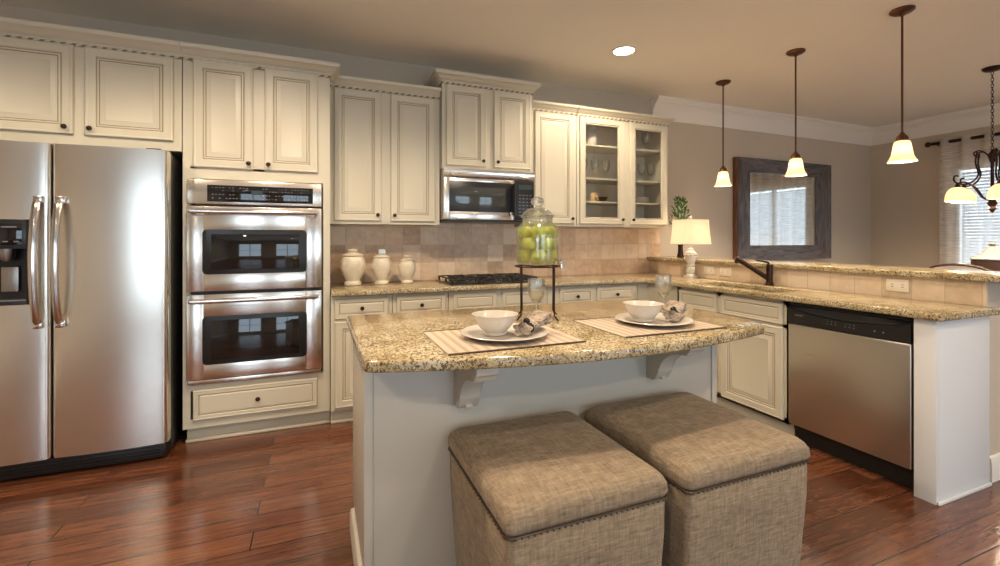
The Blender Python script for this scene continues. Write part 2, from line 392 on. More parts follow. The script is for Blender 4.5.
# a panel drawn in (u, v) and standing out by w, mapped to a wall frame
def frame_S(y):       # faces -Y (toward the camera); u = x
    return lambda u, v, w: (u, y-w, v)
def frame_W(x):       # faces -X ; u = -y
    return lambda u, v, w: (x-w, -u, v)
def panel(mb, F, u0, u1, v0, v1, loops, hole=False, glaze=(), back=0):
    """nested rectangular loops (inset, height)"""
    rows = []
    for ins, w in loops:
        rows.append([mb.bm.verts.new(F(u, v, w)) for u, v in ((u0+ins, v0+ins), (u1-ins, v0+ins), (u1-ins, v1-ins), (u0+ins, v1-ins))])
    for k, (a, b_) in enumerate(zip(rows, rows[1:])):
        for i in range(4):
            j = (i+1) % 4; f = mb.bm.faces.new((a[i], a[j], b_[j], b_[i])); f.material_index = 1 if k in glaze else 0
    if hole:
        for i in range(4):
            j = (i+1) % 4; mb.bm.faces.new((rows[-1][i], rows[-1][j], rows[0][j], rows[0][i]))
    else:
        mb.bm.faces.new(rows[-1]); mb.bm.faces.new(rows[0][::-1])
DOOR = [(0, 0), (0, .014), (.003, .019), (.007, .0215), (.012, .0205), (.016, .0185), (.046, .0185), (.050, .0165), (.053, .0115), (.056, .0115), (.058, .014), (.064, .0145), (.066, .0105), (.070, .0105), (.098, .0175), (.101, .0165)]
DOOR_GL = (8, 12)
DRAWER = [(0, 0), (0, .014), (.003, .019), (.007, .0205), (.012, .0185), (.027, .0185), (.030, .013), (.033, .013), (.042, .0165)]
GLASSDOOR = [(0, 0), (0, .014), (.003, .019), (.007, .0215), (.012, .0205), (.016, .0185), (.046, .0185), (.050, .0165), (.053, .0115), (.056, .0115), (.060, .014), (.064, .010), (.064, 0)]
def door(F, u0, u1, v0, v1, parent, knob=None, glass=False, drawer=False, name=None):
    mb = MB(); loops = DRAWER if drawer else (GLASSDOOR if glass else DOOR)
    if drawer and (v1-v0) > .16: loops = DRAWER
    panel(mb, F, u0, u1, v0, v1, loops, hole=glass, glaze=(6,) if drawer else DOOR_GL[:1 if glass else 2])
    d = mb.build(name or ('drawer' if drawer else 'door'), [M['cream'], M['glaze']], parent, ang=20)
    if glass:
        g = MB(); i = .060
        panel(g, F, u0+i, u1-i, v0+i, v1-i, [(0, .004), (0, .008)]); g.build('glass_pane', M['cabglass'], d)
    if knob:
        k = MB(); u, v = knob; c = Vector(F(u, v, .0175)); o = (Vector(F(u, v, 1))-Vector(F(u, v, 0)))
        ax = 'x' if abs(o.x) > .5 else 'y'; sg = o.x if ax == 'x' else o.y
        k.lathe([(.006, 0), (.005, .012*sg), (.011, .017*sg), (.0145, .022*sg), (.012, .028*sg), (.004, .031*sg)], c, 14, axis=ax)
        k.build('knob', M['bronze'], d)
    return d
def carcass(x0, x1, y0, y1, z0, z1, F, rails, parent, u0=None, u1=None, mat=None, shelf=()):
    y1 = y1-.0025 if z0 > .2 or z1 > 2 else y1-.0025
    """hollow cabinet box (front is at y0 for frame_S); rails: list of (u0,u1,v0,v1) face-frame members"""
    t = .018; mb = MB(); bx = mb.box
    bx(x0, x0+t, y0, y1, z0, z1, .001); bx(x1-t, x1, y0, y1, z0, z1, .001)
    bx(x0+t, x1-t, y0, y1, z0, z0+t); bx(x0+t, x1-t, y0, y1, z1-t, z1)
    bx(x0+t, x1-t, y1-.008, y1, z0+t, z1-t, mi=1)
    for a, b_, c, d in rails:
        p, q = Vector(F(a, c, 0)), Vector(F(b_, d, .0))
        lo = [min(p[i], q[i]) for i in range(3)]; hi = [max(p[i], q[i]) for i in range(3)]
        o = Vector(F(0, 0, 1))-Vector(F(0, 0, 0))
        for i in range(2):
            if abs(o[i]) > .5:
                if o[i] < 0: lo[i] -= .002; hi[i] += .018
        bx(lo[0], hi[0], lo[1], hi[1], lo[2], hi[2])
    return mb.build('cabinet_box', [mat or M['cream'], M['cab_in']], parent)
CROWN = [(0, 0), (.006, 0), (.010, .012), (.022, .018), (.030, .032), (.048, .046), (.056, .050), (.060, .060), (.060, .074), (0, .074)]
def crown(path, z, parent, k=1.0):
    mb = MB(); mitre_sweep(mb, path, [(o*k, z+h*k) for o, h in CROWN])
    mitre_sweep(mb, path, [(.001, z-.016*k), (.0045, z-.016*k), (.0045, z+.001), (.001, z+.001)], mi=1)
    # rope bead along the foot of the cove
    for a, b_ in zip(path, path[1:]):
        a, b_ = Vector((a[0], a[1], 0)), Vector((b_[0], b_[1], 0)); d = (b_-a); n = Vector((d.y, -d.x, 0)).normalized()
        cnt = max(2, int(d.length/.046))
        for i in range(cnt):
            p = a+d*((i+.5)/cnt)+n*.008
            dr = d.normalized()*.0145
            mb.tube([(p-dr)+Vector((0, 0, z-.015*k)), p+Vector((0, 0, z-.005*k)), (p+dr)+Vector((0, 0, z+.005*k))], [.0045, .0095, .0045], 6)
    return mb.build('crown_moulding', [M['cream'], M['glaze']], parent, ang=40)

# ================================================================== THE SETTING
H = 2.75; X0, X1, Y0 = -3.3, 6.8, -7.0
struct('floor', MB().box(X0, X1, Y0, 0, -.06, 0), M['floor'], 'glossy dark reddish-brown hand-scraped hardwood plank floor', 'floor')
struct('ceiling', MB().box(X0, X1, Y0, 0, H, H+.1), M['ceiling'], 'smooth tan painted ceiling over kitchen and dining area', 'ceiling')
struct('wall_back', MB().box(X0, X1+.14, 0, .14, -.06, H+.1), M['wall'], 'taupe painted wall behind the cabinets and the big mirror', 'wall')
struct('wall_left', MB().box(X0-.14, X0, Y0, .14, -.06, H+.1), M['wall'], 'taupe painted wall left of the kitchen', 'wall')
mb = MB(); y0, y1, z0, z1 = RW
mb.box(X1, X1+.14, Y0, y0, -.06, H+.1).box(X1, X1+.14, y1, 0, -.06, H+.1).box(X1, X1+.14, y0, y1, -.06, z0).box(X1, X1+.14, y0, y1, z1, H+.1)
struct('wall_right', mb, M['wall'], 'taupe painted dining wall that holds the curtained window', 'wall')
mb = MB(); xs = X0-.14
for a, b_, c, d in REAR_WINDOWS:
    mb.box(xs, a, Y0-.14, Y0, -.06, H+.1).box(a, b_, Y0-.14, Y0, -.06, c).box(a, b_, Y0-.14, Y0, d, H+.1); xs = b_
mb.box(xs, X1+.14, Y0-.14, Y0, -.06, H+.1)
struct('wall_rear', mb, M['wall'], 'taupe painted wall with tall windows facing the kitchen', 'wall')
for i, (a, b_, c, d) in enumerate(REAR_WINDOWS):
    w = bpy.data.objects.new('window_%d' % (i+2), None); C.objects.link(w); w.location = ((a+b_)/2, Y0, c)
    tag(w, ['tall white-framed window opposite the refrigerator', 'tall white-framed window opposite the island', 'tall white-framed window opposite the bar'][i], 'window', kind='structure')
    f = MB(); t = .06
    f.box(a, a+t, Y0-.10, Y0+.02, c, d).box(b_-t, b_, Y0-.10, Y0+.02, c, d).box(a+t, b_-t, Y0-.10, Y0+.02, c, c+t).box(a+t, b_-t, Y0-.10, Y0+.02, d-t, d)
    f.box((a+b_)/2-.02, (a+b_)/2+.02, Y0-.09, Y0-.03, c+t, d-t).box(a+t, b_-t, Y0-.085, Y0-.035, (c+d)/2-.02, (c+d)/2+.02)
    fr = f.build('window_frame', M['trim'], w)
    g = MB(); g.box(a+t, b_-t, Y0-.065, Y0-.06, c+t, d-t); g.build('pane', M['pane'], w)
# ceiling crown in the dining area: back wall from the cabinet end, round the corner, along the right wall
RC = [(0, -.215), (.012, -.215), (.018, -.19), (.03, -.17), (.04, -.12), (.075, -.065), (.10, -.05), (.108, -.03), (.12, -.025), (.12, 0), (0, 0)]
mb = MB(); mitre_sweep(mb, [(3.06, 0), (X1, 0)], [(o, H+h) for o, h in RC])
# (outward = right of travel = -Y)
mb2 = MB(); mitre_sweep(mb2, [(3.06, 0), (X1, 0), (X1, Y0)], [(o, H+h) for o, h in RC]); mb.bm.free()
struct('trim_1', mb2, M['trim'], 'wide white crown moulding around the dining area ceiling', 'crown moulding')
BB = [(0, 0), (.016, 0), (.016, .10), (.010, .125), (0, .13)]
mb = MB(); mitre_sweep(mb, [(3.2, 0), (X1, 0), (X1, Y0)], BB)
struct('baseboard_right', mb, M['trim'], 'white baseboard along the dining walls', 'baseboard')
mb = MB(); mitre_sweep(mb, [(X0, Y0), (X0, 0), (-1.99, 0)], BB)
struct('baseboard_left', mb, M['trim'], 'white baseboard along the wall left of the refrigerator', 'baseboard')

# right window with blinds
w = bpy.data.objects.new('window_1', None); C.objects.link(w); w.location = (X1, (y0+y1)/2, z0)
tag(w, 'bright dining window with white blinds behind the sheer curtain', 'window', kind='structure')
f = MB(); t = .05
f.box(X1-.02, X1+.10, y0-.07, y0+t, z0-.07, z1+.07).box(X1-.02, X1+.10, y1-t, y1+.07, z0-.07, z1+.07)
f.box(X1-.02, X1+.10, y0+t, y1-t, z0-.07, z0+t).box(X1-.02, X1+.10, y0+t, y1-t, z1-t, z1+.07)
for k in (1, 2): f.box(X1+.03, X1+.08, y0+(y1-y0)*k/3-.03, y0+(y1-y0)*k/3+.03, z0+t, z1-t)
f.build('window_frame', M['trim'], w)
g = MB(); g.box(X1+.085, X1+.09, y0+t, y1-t, z0+t, z1-t); g.build('pane', M['pane'], w)
bl = MB(); z = z0+.07
while z < z1-.06:
    bl.prism([(X1-.000, z-.0145), (X1+.002, z-.0145), (X1+.014, z+.0145), (X1+.012, z+.0145)], y0+t+.01, y1-t-.01, axis='y'); z += .036
o = bl.build('blind', M['blind'], w)
o.data.transform(Matrix.Identity(4))

# ================================================================== CABINETS
cr = M['cream']
# --- over-fridge cabinet
FY = -.55
t = thing('upper_cabinet', 'wide cream cabinet with two raised-panel doors above the refrigerator', 'cabinet', (-1.46, 0, 1.80))
F = frame_S(FY)
carcass(-1.95, -.975, FY, 0, 1.80, 2.40, F, [(-1.95, -1.915, 1.80, 2.40), (-1.015, -.975, 1.80, 2.40), (-1.915, -1.015, 1.80, 1.86), (-1.915, -1.015, 2.345, 2.40), (-1.495, -1.43, 1.86, 2.345)], t)
door(F, -1.925, -1.488, 1.857, 2.362, t, knob=(-1.52, 1.895)); door(F, -1.438, -1.016, 1.857, 2.362, t, knob=(-1.408, 1.895))
crown([(-1.95, FY), (-.975, FY)], 2.376, t)
# tall filler panel left of fridge
tag(MB().box(-1.985, -1.955, -.60, -.0025, 0, 2.383, .001).build('cabinet_side_panel', cr), 'tall cream end panel standing left of the refrigerator', 'panel')
# --- tall oven cabinet
OX0, OX1 = -.970, -.128
t = thing('oven_cabinet', 'tall cream oven cabinet with two doors above and a drawer below the double oven', 'cabinet', ((OX0+OX1)/2, 0, 0))
rails = [(OX0, -.930, .10, 2.40), (-.225, OX1, 1.64, 2.40), (-.172, OX1, .10, 1.64), (-.930, -.172, .10, .155), (-.930, -.172, .33, .365), (-.930, -.225, 1.640, 1.715), (-.930, -.225, 2.355, 2.40), (-.930, -.90, 1.70, 2.39), (-.225, -.172, .155, .33), (-.590, -.525, 1.70, 2.39)]
bx = carcass(OX0, OX1, FY, 0, .10, 2.40, F, rails, t)
door(F, -.915, -.588, 1.708, 2.372, t, knob=(-.612, 1.745)); door(F, -.524, -.205, 1.708, 2.372, t, knob=(-.500, 1.745))
door(F, -.915, -.208, .150, .335, t, knob=(-.56, .245), drawer=True)
mb = MB(); mb.box(OX0+.01, OX1, FY+.055, FY+.07, 0, .10); mb.box(OX0+.005, OX1, FY+.035, FY+.055, 0, .022, .006)
mb.build('toe_kick', cr, t)
crown([(-.973, FY), (OX1, FY), (OX1, -.39)], 2.376, t)

# --- upper cabinet next to oven
UY = -.33; F = frame_S(UY)
def upper(label, x0, x1, z0, z1, doors, y=UY, glass=False, crown_path=None, k=1.0, name='upper_cabinet'):
    F = frame_S(y); t = thing(name, label, 'cabinet', ((x0+x1)/2, 0, z0))
    rl, rr_ = doors[0][0]+.012, doors[-1][1]-.012
    rails = [(x0, rl, z0, z1), (rr_, x1, z0, z1), (rl, rr_, z0, z0+.035), (rl, rr_, z1-.045, z1)]
    for a, b_ in zip(doors, doors[1:]): rails.append((a[1]-.01, b_[0]+.01, z0+.035, z1-.045))
    bx = carcass(x0, x1, y, 0, z0, z1, F, rails, t)
    for a, b_, kx in doors: door(F, a, b_, z0+.022, z1-.032, t, knob=(kx, z0+.068), glass=glass)
    if crown_path: crown(crown_path, z1-.014, t, k)
    return t
upper('tall cream two-door wall cabinet between the oven cabinet and the microwave', OX1+.004, .690, 1.378, 2.40,
      [(-.095, .240, .212), (.308, .652, .336)], crown_path=[(OX1+.004, UY), (.690, UY)], k=.85)
upper('raised cream cabinet with two short doors above the microwave', .695, 1.482, 1.825, 2.515,
      [(.728, 1.062, 1.032), (1.128, 1.460, 1.158)], y=-.38, crown_path=[(.695, -.0025), (.695, -.38), (1.482, -.38), (1.482, -.0025)])
upper('narrow cream single-door wall cabinet between the microwave and the glass-door cabinet', 1.487, 1.945, 1.378, 2.40,
      [(1.525, 1.915, 1.89)], crown_path=[(1.487, UY), (1.945, UY)], k=.85)
gc = upper('cream wall cabinet with two glass doors showing white dishes', 1.950, 2.985, 1.378, 2.40,
      [(1.975, 2.455, 2.430), (2.525, 2.960, 2.55)], glass=True, crown_path=[(1.950, UY), (2.985, UY), (2.985, -.0025)], k=.85)
SH = [1.60, 1.815, 2.12]
for z in SH:
    MB().box(1.970, 2.965, -.30, -.012, z, z+.016, .001).build('shelf', cr, gc)
MB().box(2.462, 2.478, -.302, -.012, 1.398, 2.38).build('divider', M['cab_in'], gc) if False else None

# --- base cabinets on the back wall
BY = -.575
def base(label, x0, x1, fronts, y=BY, doors=()):
    F = frame_S(y); t = thing('base_cabinet', label, 'cabinet', ((x0+x1)/2, 0, 0))
    rl, rr_ = fronts[0][0]+.012, fronts[-1][1]-.012
    rails = [(x0, rl, .10, .87), (rr_, x1, .10, .87), (rl, rr_, .10, .135), (rl, rr_, .845, .87), (rl, rr_, .70, .725)]
    for a, b_ in zip(fronts, fronts[1:]): rails.append((a[1]-.01, b_[0]+.01, .135, .845))
    carcass(x0, x1, y, 0, .10, .872, F, rails, t)
    for a, b_, kb in fronts: door(F, a, b_, .722, .858, t, knob=((a+b_)/2, .79) if kb else None, drawer=True)
    for a, b_, kb in (doors or fronts): door(F, a, b_, .118, .705, t, knob=(b_-.03 if kb != 'l' else a+.03, .66))
    mb = MB(); mb.box(x0, x1, y+.055, y+.07, 0, .10); mb.box(x0, x1, y+.035, y+.055, 0, .022, .006); mb.build('toe_kick', cr, t)
    return t
base('cream base cabinet beside the oven cabinet, under the canisters', OX1+.004, .283, [(-.100, .255, True)])
base('cream base cabinet between the canisters and the cooktop', .287, .693, [(.312, .668, True)])
base('cream base cabinet with two false drawer fronts under the cooktop', .697, 1.520, [(.728, 1.072, False), (1.122, 1.490, False)])
base('cream two-drawer base cabinet between the cooktop and the corner', 1.524, 2.42, [(1.630, 1.955, True), (1.990, 2.385, 'l')])
# --- corner and sink cabinets (face -X)
PX = 2.540
def xcarcass(name, label, ya, yb, fronts, z1=.872, xb=3.00):
    # ya > yb (ya nearer the back wall)
    F = frame_W(PX); t = thing(name, label, 'cabinet', (PX+.25, (ya+yb)/2, 0)); tt = .018
    mb = MB()
    mb.box(PX, xb, ya-tt, ya, .10, z1); mb.box(PX, xb, yb, yb+tt, .10, z1); mb.box(PX, xb, yb+tt, ya-tt, .10, .10+tt)
    mb.box(xb-.008, xb, yb+tt, ya-tt, .12, z1)
    mb.box(PX, PX+.018, yb, -(fronts[-1][1]-.012), .10, z1); mb.box(PX, PX+.018, -(fronts[0][0]+.012), ya, .10, z1)
    mb.box(PX, PX+.018, yb, ya, .10, .135); mb.box(PX, PX+.018, yb, ya, .845, z1); mb.box(PX, PX+.018, yb, ya, .70, .725)
    for a, b_ in zip(fronts, fronts[1:]): mb.box(PX, PX+.018, -(b_[0]+.01), -(a[1]-.01), .12, z1)
    if not fronts: mb.box(PX, PX+.018, yb, ya, .10, z1)
    mb.build('cabinet_box', [cr], t)
    for a, b_, kk in fronts:
        door(F, a, b_, .722, .858, t, drawer=True, name='drawer_front'); door(F, a, b_, .118, .705, t)
    mb = MB(); mb.box(PX+.055, PX+.07, yb, ya, 0, .10); mb.box(PX+.035, PX+.055, yb, ya, 0, .022, .006); mb.build('toe_kick', cr, t)
    return t
t = thing('corner_cabinet', 'plain cream corner cabinet where the two counter runs meet', 'cabinet', (2.6, -.4, 0))
mb = MB(); mb.box(2.424, 2.54, BY-.002, BY+.018, .10, .872); mb.box(2.54, 2.558, -.93, BY+.02, .10, .872); mb.box(2.98, 3.0, -.93, -.0025, .10, .872); mb.box(2.424, 2.98, -.02, -.0025, .10, .872); mb.box(2.424, 2.98, BY+.02, -.02, .10, .118)
mb.build('cabinet_box', cr, t)
mb = MB(); mb.box(2.424, 2.61, BY+.055, BY+.07, 0, .10); mb.box(2.595, 2.61, -.93, BY+.055, 0, .10); mb.build('toe_kick', cr, t)
xcarcass('sink_cabinet', 'cream sink base cabinet with two doors left of the dishwasher', -.934, -1.885, [(.965, 1.335, 0), (1.378, 1.850, 0)])

# --- filler stile and end panel of the peninsula
tag(MB().box(2.520, 2.54, -2.62, -2.532, 0, .878, .001).box(2.54, 3.005, -2.62, -2.602, 0, .878, .001).build('end_panel', M['panelw']),
    'plain white end panel closing the peninsula beside the dishwasher', 'panel')
bpy.data.objects['end_panel'].data.materials.append(cr)
tag_ = MB().box(2.522, 3.0, -2.632, -2.6205, 0, .018, .004).build('base_strip', M['panelw'], bpy.data.objects['end_panel'])
# ================================================================== COUNTERS
def slab(name, outer, holes, z0, z1, bev, mat):
    bm = bmesh.new(); es = []
    for lp in [outer]+holes:
        vs = [bm.verts.new((x, y, z1)) for x, y in lp]
        es += [bm.edges.new((vs[i], vs[(i+1) % len(vs)])) for i in range(len(vs))]
    bmesh.ops.triangle_fill(bm, use_beauty=True, use_dissolve=False, edges=es)
    bmesh.ops.dissolve_limit(bm, angle_limit=.01, verts=bm.verts, edges=bm.edges) if not holes else None
    top = list(bm.faces)
    r = bmesh.ops.extrude_face_region(bm, geom=top)
    vs = [g for g in r['geom'] if isinstance(g, bmesh.types.BMVert)]
    bmesh.ops.translate(bm, vec=(0, 0, z0-z1), verts=vs)
    bmesh.ops.recalc_face_normals(bm, faces=bm.faces)
    ee = [e for e in bm.edges if len(e.link_faces) == 2 and e.calc_face_angle(0) > 1.0 and abs(e.verts[0].co.z-e.verts[1].co.z) < 1e-5]
    bmesh.ops.bevel(bm, geom=ee, offset=bev, segments=3, affect='EDGES', profile=.5)
    m_ = MB(); m_.bm.free(); m_.bm = bm
    return m_.build(name, mat, ang=50)
CZ0, CZ1 = .8785, .915
SINK = [(2.60, -1.76), (2.60, -1.02), (2.885, -1.02), (2.885, -1.76)]
def rr(x0, x1, y0, y1, r, n=5):
    out = []
    for cx, cy, a0 in ((x1-r, y1-r, 0), (x0+r, y1-r, PI/2), (x0+r, y0+r, PI), (x1-r, y0+r, 1.5*PI)):
        for i in range(n+1): a = a0+PI/2*i/n; out.append((cx+r*math.cos(a), cy+r*math.sin(a)))
    return out
SINKR = rr(2.60, 2.885, -1.76, -1.02, .05)
o = slab('countertop', [(OX1+.006, -.012), (OX1+.006, -.625), (2.47, -.625), (2.49, -.645), (2.49, -2.655), (3.022, -2.655), (3.022, -.012)], [SINKR], CZ0, CZ1, .009, M['granite'])
tag(o, 'L-shaped speckled beige granite countertop along the back wall and peninsula', 'countertop')
# sink basin
mb = MB(); L_ = []
for z, k in ((.8775, .012), (.8775, 0), (.80, .004), (.72, .008), (.70, .03)):
    L_.append([(x, y, z) for x, y in rr(2.60+k-(.024 if z == .8775 and k else 0), 2.885-k+(.024 if z == .8775 and k else 0), -1.76+k-(.024 if z == .8775 and k else 0), -1.02-k+(.024 if z == .8775 and k else 0), .05)])
mb.loft(L_, cap0=False); s = mb.build('sink', M['sink']); tag(s, 'undermount steel sink basin set in the peninsula counter by the faucet', 'sink')
# wall tile
struct('trim_2', MB().box(OX1+.004, 3.175, -.010, -.0005, .90, 1.376).box(.698, 1.478, -.010, -.0005, 1.376, 1.404), M['tile'], 'tumbled travertine tile backsplash between counter and wall cabinets', 'backsplash')
# pony wall, bar tile, ledge
struct('wall_bar', MB().box(3.04, 3.18, -2.60, -.012, 0, 1.043), M['wall'], 'low painted wall carrying the raised bar', 'low wall')
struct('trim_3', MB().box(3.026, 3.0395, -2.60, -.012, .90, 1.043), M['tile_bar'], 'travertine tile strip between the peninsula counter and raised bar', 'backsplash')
mb = MB(); mitre_sweep(mb, [(3.18, -.02), (3.18, -2.60), (3.04, -2.60)][::-1], [(o, z) for o, z in BB])
struct('baseboard_bar', mb, M['trim'], 'white baseboard around the end of the low bar wall', 'baseboard')
o = slab('bar_ledge', [(2.995, -.012), (2.995, -2.70), (3.02, -2.73), (3.42, -2.73), (3.45, -2.70), (3.45, -.012)], [], 1.0445, 1.080, .009, M['granite'])
tag(o, 'long raised granite bar top above the peninsula counter', 'bar top')
# outlets
def outlet(ya, label):
    t = thing('wall_outlet', label, 'outlet', (3.0255, ya, .985), group='ivory outlets on the bar backsplash')
    MB().box(3.0205, 3.0255, ya-.058, ya+.058, .950, 1.022, .002).build('cover_plate', M['outlet'], t)
    for s_ in (-1, 1):
        h = MB()
        for q in (-.007, .007): h.box(3.0195, 3.0208, ya+s_*.026-.008, ya+s_*.026+.004, .986+q-.0015, .986+q+.0015)
        h.build('socket', M['outlet_hole'], t)
outlet(-.80, 'ivory horizontal outlet on the bar tile nearest the white lamp')
outlet(-.975, 'ivory horizontal outlet on the bar tile between the lamp and the faucet')
outlet(-2.21, 'ivory horizontal outlet on the bar tile above the dishwasher')

# ================================================================== FRIDGE
def arc_front(x0, x1, yf, yb, bulge, r, n=16):
    pts = [(x1, yb)]
    for i in range(5): a = PI/2*i/4; pts.append((x1-r+r*math.cos(a), yf+r-r*math.sin(a)))
    for i in range(1, n):
        u = i/n; pts.append((x1-r+(x0+r-x1+r)*u, yf-bulge*(1-(2*u-1)**2)))
    for i in range(5): a = PI/2+PI/2*i/4; pts.append((x0+r+r*math.cos(a), yf+r-r*math.sin(a)))
    pts.append((x0, yb)); return pts
t = thing('refrigerator', 'large stainless side-by-side refrigerator with curved bar handles', 'refrigerator', (-1.46, 0, 0))
FX0, FXm, FX1 = -1.925, -1.514, -1.002
MB().box(FX0+.004, FX1-.004, -.655, -.03, .03, 1.765, .004).build('body', M['black'], t)
mbd = MB(); mbd.prism(arc_front(FXm+.004, FX1, -.735, -.664, .010, .022), .105, 1.772, axis='z')
dr = mbd.build('door', M['steel'], t, ang=50)
mbd = MB(); dz0, dz1, dx0, dx1 = .925, 1.368, -1.865, -1.590
outer = arc_front(FX0, FXm-.004, -.735, -.664, .010, .022)
# freezer door built round the dispenser opening
pl = lambda z0, z1, a, b_: mbd.prism(arc_front(FX0, FXm-.004, -.735, -.664, .010, .022), z0, z1)
pl(.105, dz0, 0, 0); pl(dz1, 1.772, 0, 0)
def clip(poly, xa, xb):
    out = []; n = len(poly)
    for xc, sg in ((xa, 1), (xb, -1)):
        res_ = []
        for i in range(len(poly)):
            p, q = poly[i], poly[(i+1) % len(poly)]; ip, iq = (p[0]-xc)*sg >= 0, (q[0]-xc)*sg >= 0
            if ip: res_.append(p)
            if ip != iq:
                u = (xc-p[0])/(q[0]-p[0]); res_.append((xc, p[1]+(q[1]-p[1])*u))
        poly = res_
    return poly
mbd.prism(clip(outer, FX0-1, dx0), dz0, dz1); mbd.prism(clip(outer, dx1, 9), dz0, dz1)
fd = mbd.build('freezer_door', M['steel'], t, ang=50)
dp = MB()
dp.box(dx0+.001, dx0+.014, -.752, -.67, dz0+.001, dz1-.001, .002).box(dx1-.014, dx1-.001, -.752, -.67, dz0+.001, dz1-.001, .002)
dp.box(dx0+.014, dx1-.014, -.752, -.67, dz0+.001, dz0+.02, .002).box(dx0+.014, dx1-.014, -.752, -.67, 1.215, dz1-.001, .002)
dp.box(dx0+.014, dx1-.014, -.672, -.667, dz0+.02, 1.215)
dpo = dp.build('ice_dispenser', M['black'], t)
MB().box(dx0+.03, dx1-.03, -.7535, -.7515, 1.235, 1.345, .0005).build('control_panel', M['blackglass'], dpo)
for i in range(5): MB().box(dx0+.045+i*.042, dx0+.065+i*.042, -.7545, -.7534, 1.25, 1.256).build('button_mark', M['grey_mark'], dpo)
MB().box(dx1-.11, dx1-.05, -.7545, -.7534, 1.325, 1.331).build('maker_mark', M['grey_mark'], dpo)
mb = MB(); mb.lathe([(.035, 1.215), (.03, 1.17), (.018, 1.15)], ((dx0+dx1)/2+.03, -.712, 0), 16)
mb.box((dx0+dx1)/2-.005, (dx0+dx1)/2+.065, -.690, -.68, .99, 1.12, .004).box(dx0+.016, dx1-.016, -.745, -.675, dz0+.021, dz0+.028)
mb.build('spout', M['steel_d'], dpo)
def fhandle(x, par):
    mb = MB(); pts = []
    for i in range(25):
        u = i/24; z = .815+.66*u; y = -.748-.062*math.sin(PI*u)**.55
        pts.append((x, y, z))
    mb.tube(pts, .018, 14, sq=.62); mb.box(x-.019, x+.019, -.764, -.740, .798, .835, .006).box(x-.019, x+.019, -.764, -.740, 1.455, 1.492, .006)
    mb.build('handle', M['chrome'], par)
fhandle(-1.556, fd); fhandle(-1.468, dr)
mb = MB(); mb.box(FX0+.02, FX1-.02, -.70, -.60, .012, .095, .006)
for i in range(4): mb.box(FX0+.04, FX1-.04, -.7045, -.70, .026+i*.017, .033+i*.017)
mb.build('toe_grille', M['black'], t)
mb = MB()
for x in (FX0+.06, FX1-.06): MB().box(x-.05, x+.02, -.70, -.60, 1.7655, 1.785, .004).build('hinge_cover', M['black'], t)
# feet
mb = MB()
for x in (FX0+.08, FX1-.08):
    for y in (-.58, -.1): MB().lathe([(.02, 0), (.02, .03)], (x, y, 0), 12).build('foot', M['black'], t)

# ================================================================== DOUBLE OVEN
OF = -.556
t = thing('double_oven', 'stainless double wall oven with two dark glass doors', 'oven', (-.563, FY, .38))
MB().box(-.922, -.178, OF+.004, -.05, .372, 1.628).build('body', M['dark_in'], t)
ox0, ox1 = -.942, -.182
def ov_door(z0, z1, w0, w1, hz):
    mb = MB(); F = frame_S(OF); fx0, fx1 = -.853, -.279
    mb.box(ox0, fx0, OF-.040, OF, z0, z1, .003).box(fx1, ox1, OF-.040, OF, z0, z1, .003).box(fx0, fx1, OF-.040, OF, z0, w0, .003).box(fx0, fx1, OF-.040, OF, w1, z1, .003)
    d = mb.build('oven_door', M['steel'], t)
    g = MB(); g.prism(rr(fx0-.006, fx1+.006, w0-.006, w1+.006, .025), OF-.044, OF-.0405, axis='y', b=.0008).build('glass_border', M['black'], d)
    MB().box(fx0+.04, fx1-.04, OF-.0462, OF-.0442, w0+.022, w1-.022, .0005).build('glass_window', M['blackglass'], d)
    h = MB(); h.tube([(ox0+.03, OF-.080, hz), (ox1-.03, OF-.080, hz)], .0115, 14, sq=1.3)
    h2 = h.build('handle', M['chrome'], d)
    for s_ in (0, 1):
        c = MB(); x = ox0+.03 if s_ == 0 else ox1-.03
        c.box(x-.012, x+.020 if s_ == 0 else x+.012, OF-.090, OF-.041, hz-.012, hz+.012, .004)
        c.build('handle_mount', M['steel_d'], h2)
ov_door(.405, .925, .500, .785, .888); ov_door(.945, 1.468, 1.055, 1.318, 1.435)
mb = MB(); mb.box(ox0, ox1, OF-.034, OF, 1.480, 1.632, .006); cp = mb.build('control_panel', M['steel'], t)
MB().box(-.835, -.235, OF-.0375, OF-.0345, 1.497, 1.600, .001).build('touch_panel', M['blackglass'], cp)
mk = MB(); rnd = random.Random(3)
for i in range(30):
    x = -.81+i*.0185
    if 10 < i < 15: continue
    for z in (1.517, 1.540, 1.565, 1.583):
        if rnd.random() < .6: mk.box(x, x+.006+rnd.random()*.006, OF-.0388, OF-.0374, z, z+.0035)
mk.build('button_marks', M['grey_mark'], cp)
MB().box(-.595, -.530, OF-.0388, OF-.0374, 1.545, 1.572).build('clock_display', M['display'], cp)
mb = MB(); mb.box(ox0+.002, ox1-.002, OF-.028, OF, .375, .400, .003); mb.build('vent_strip', M['steel'], t)

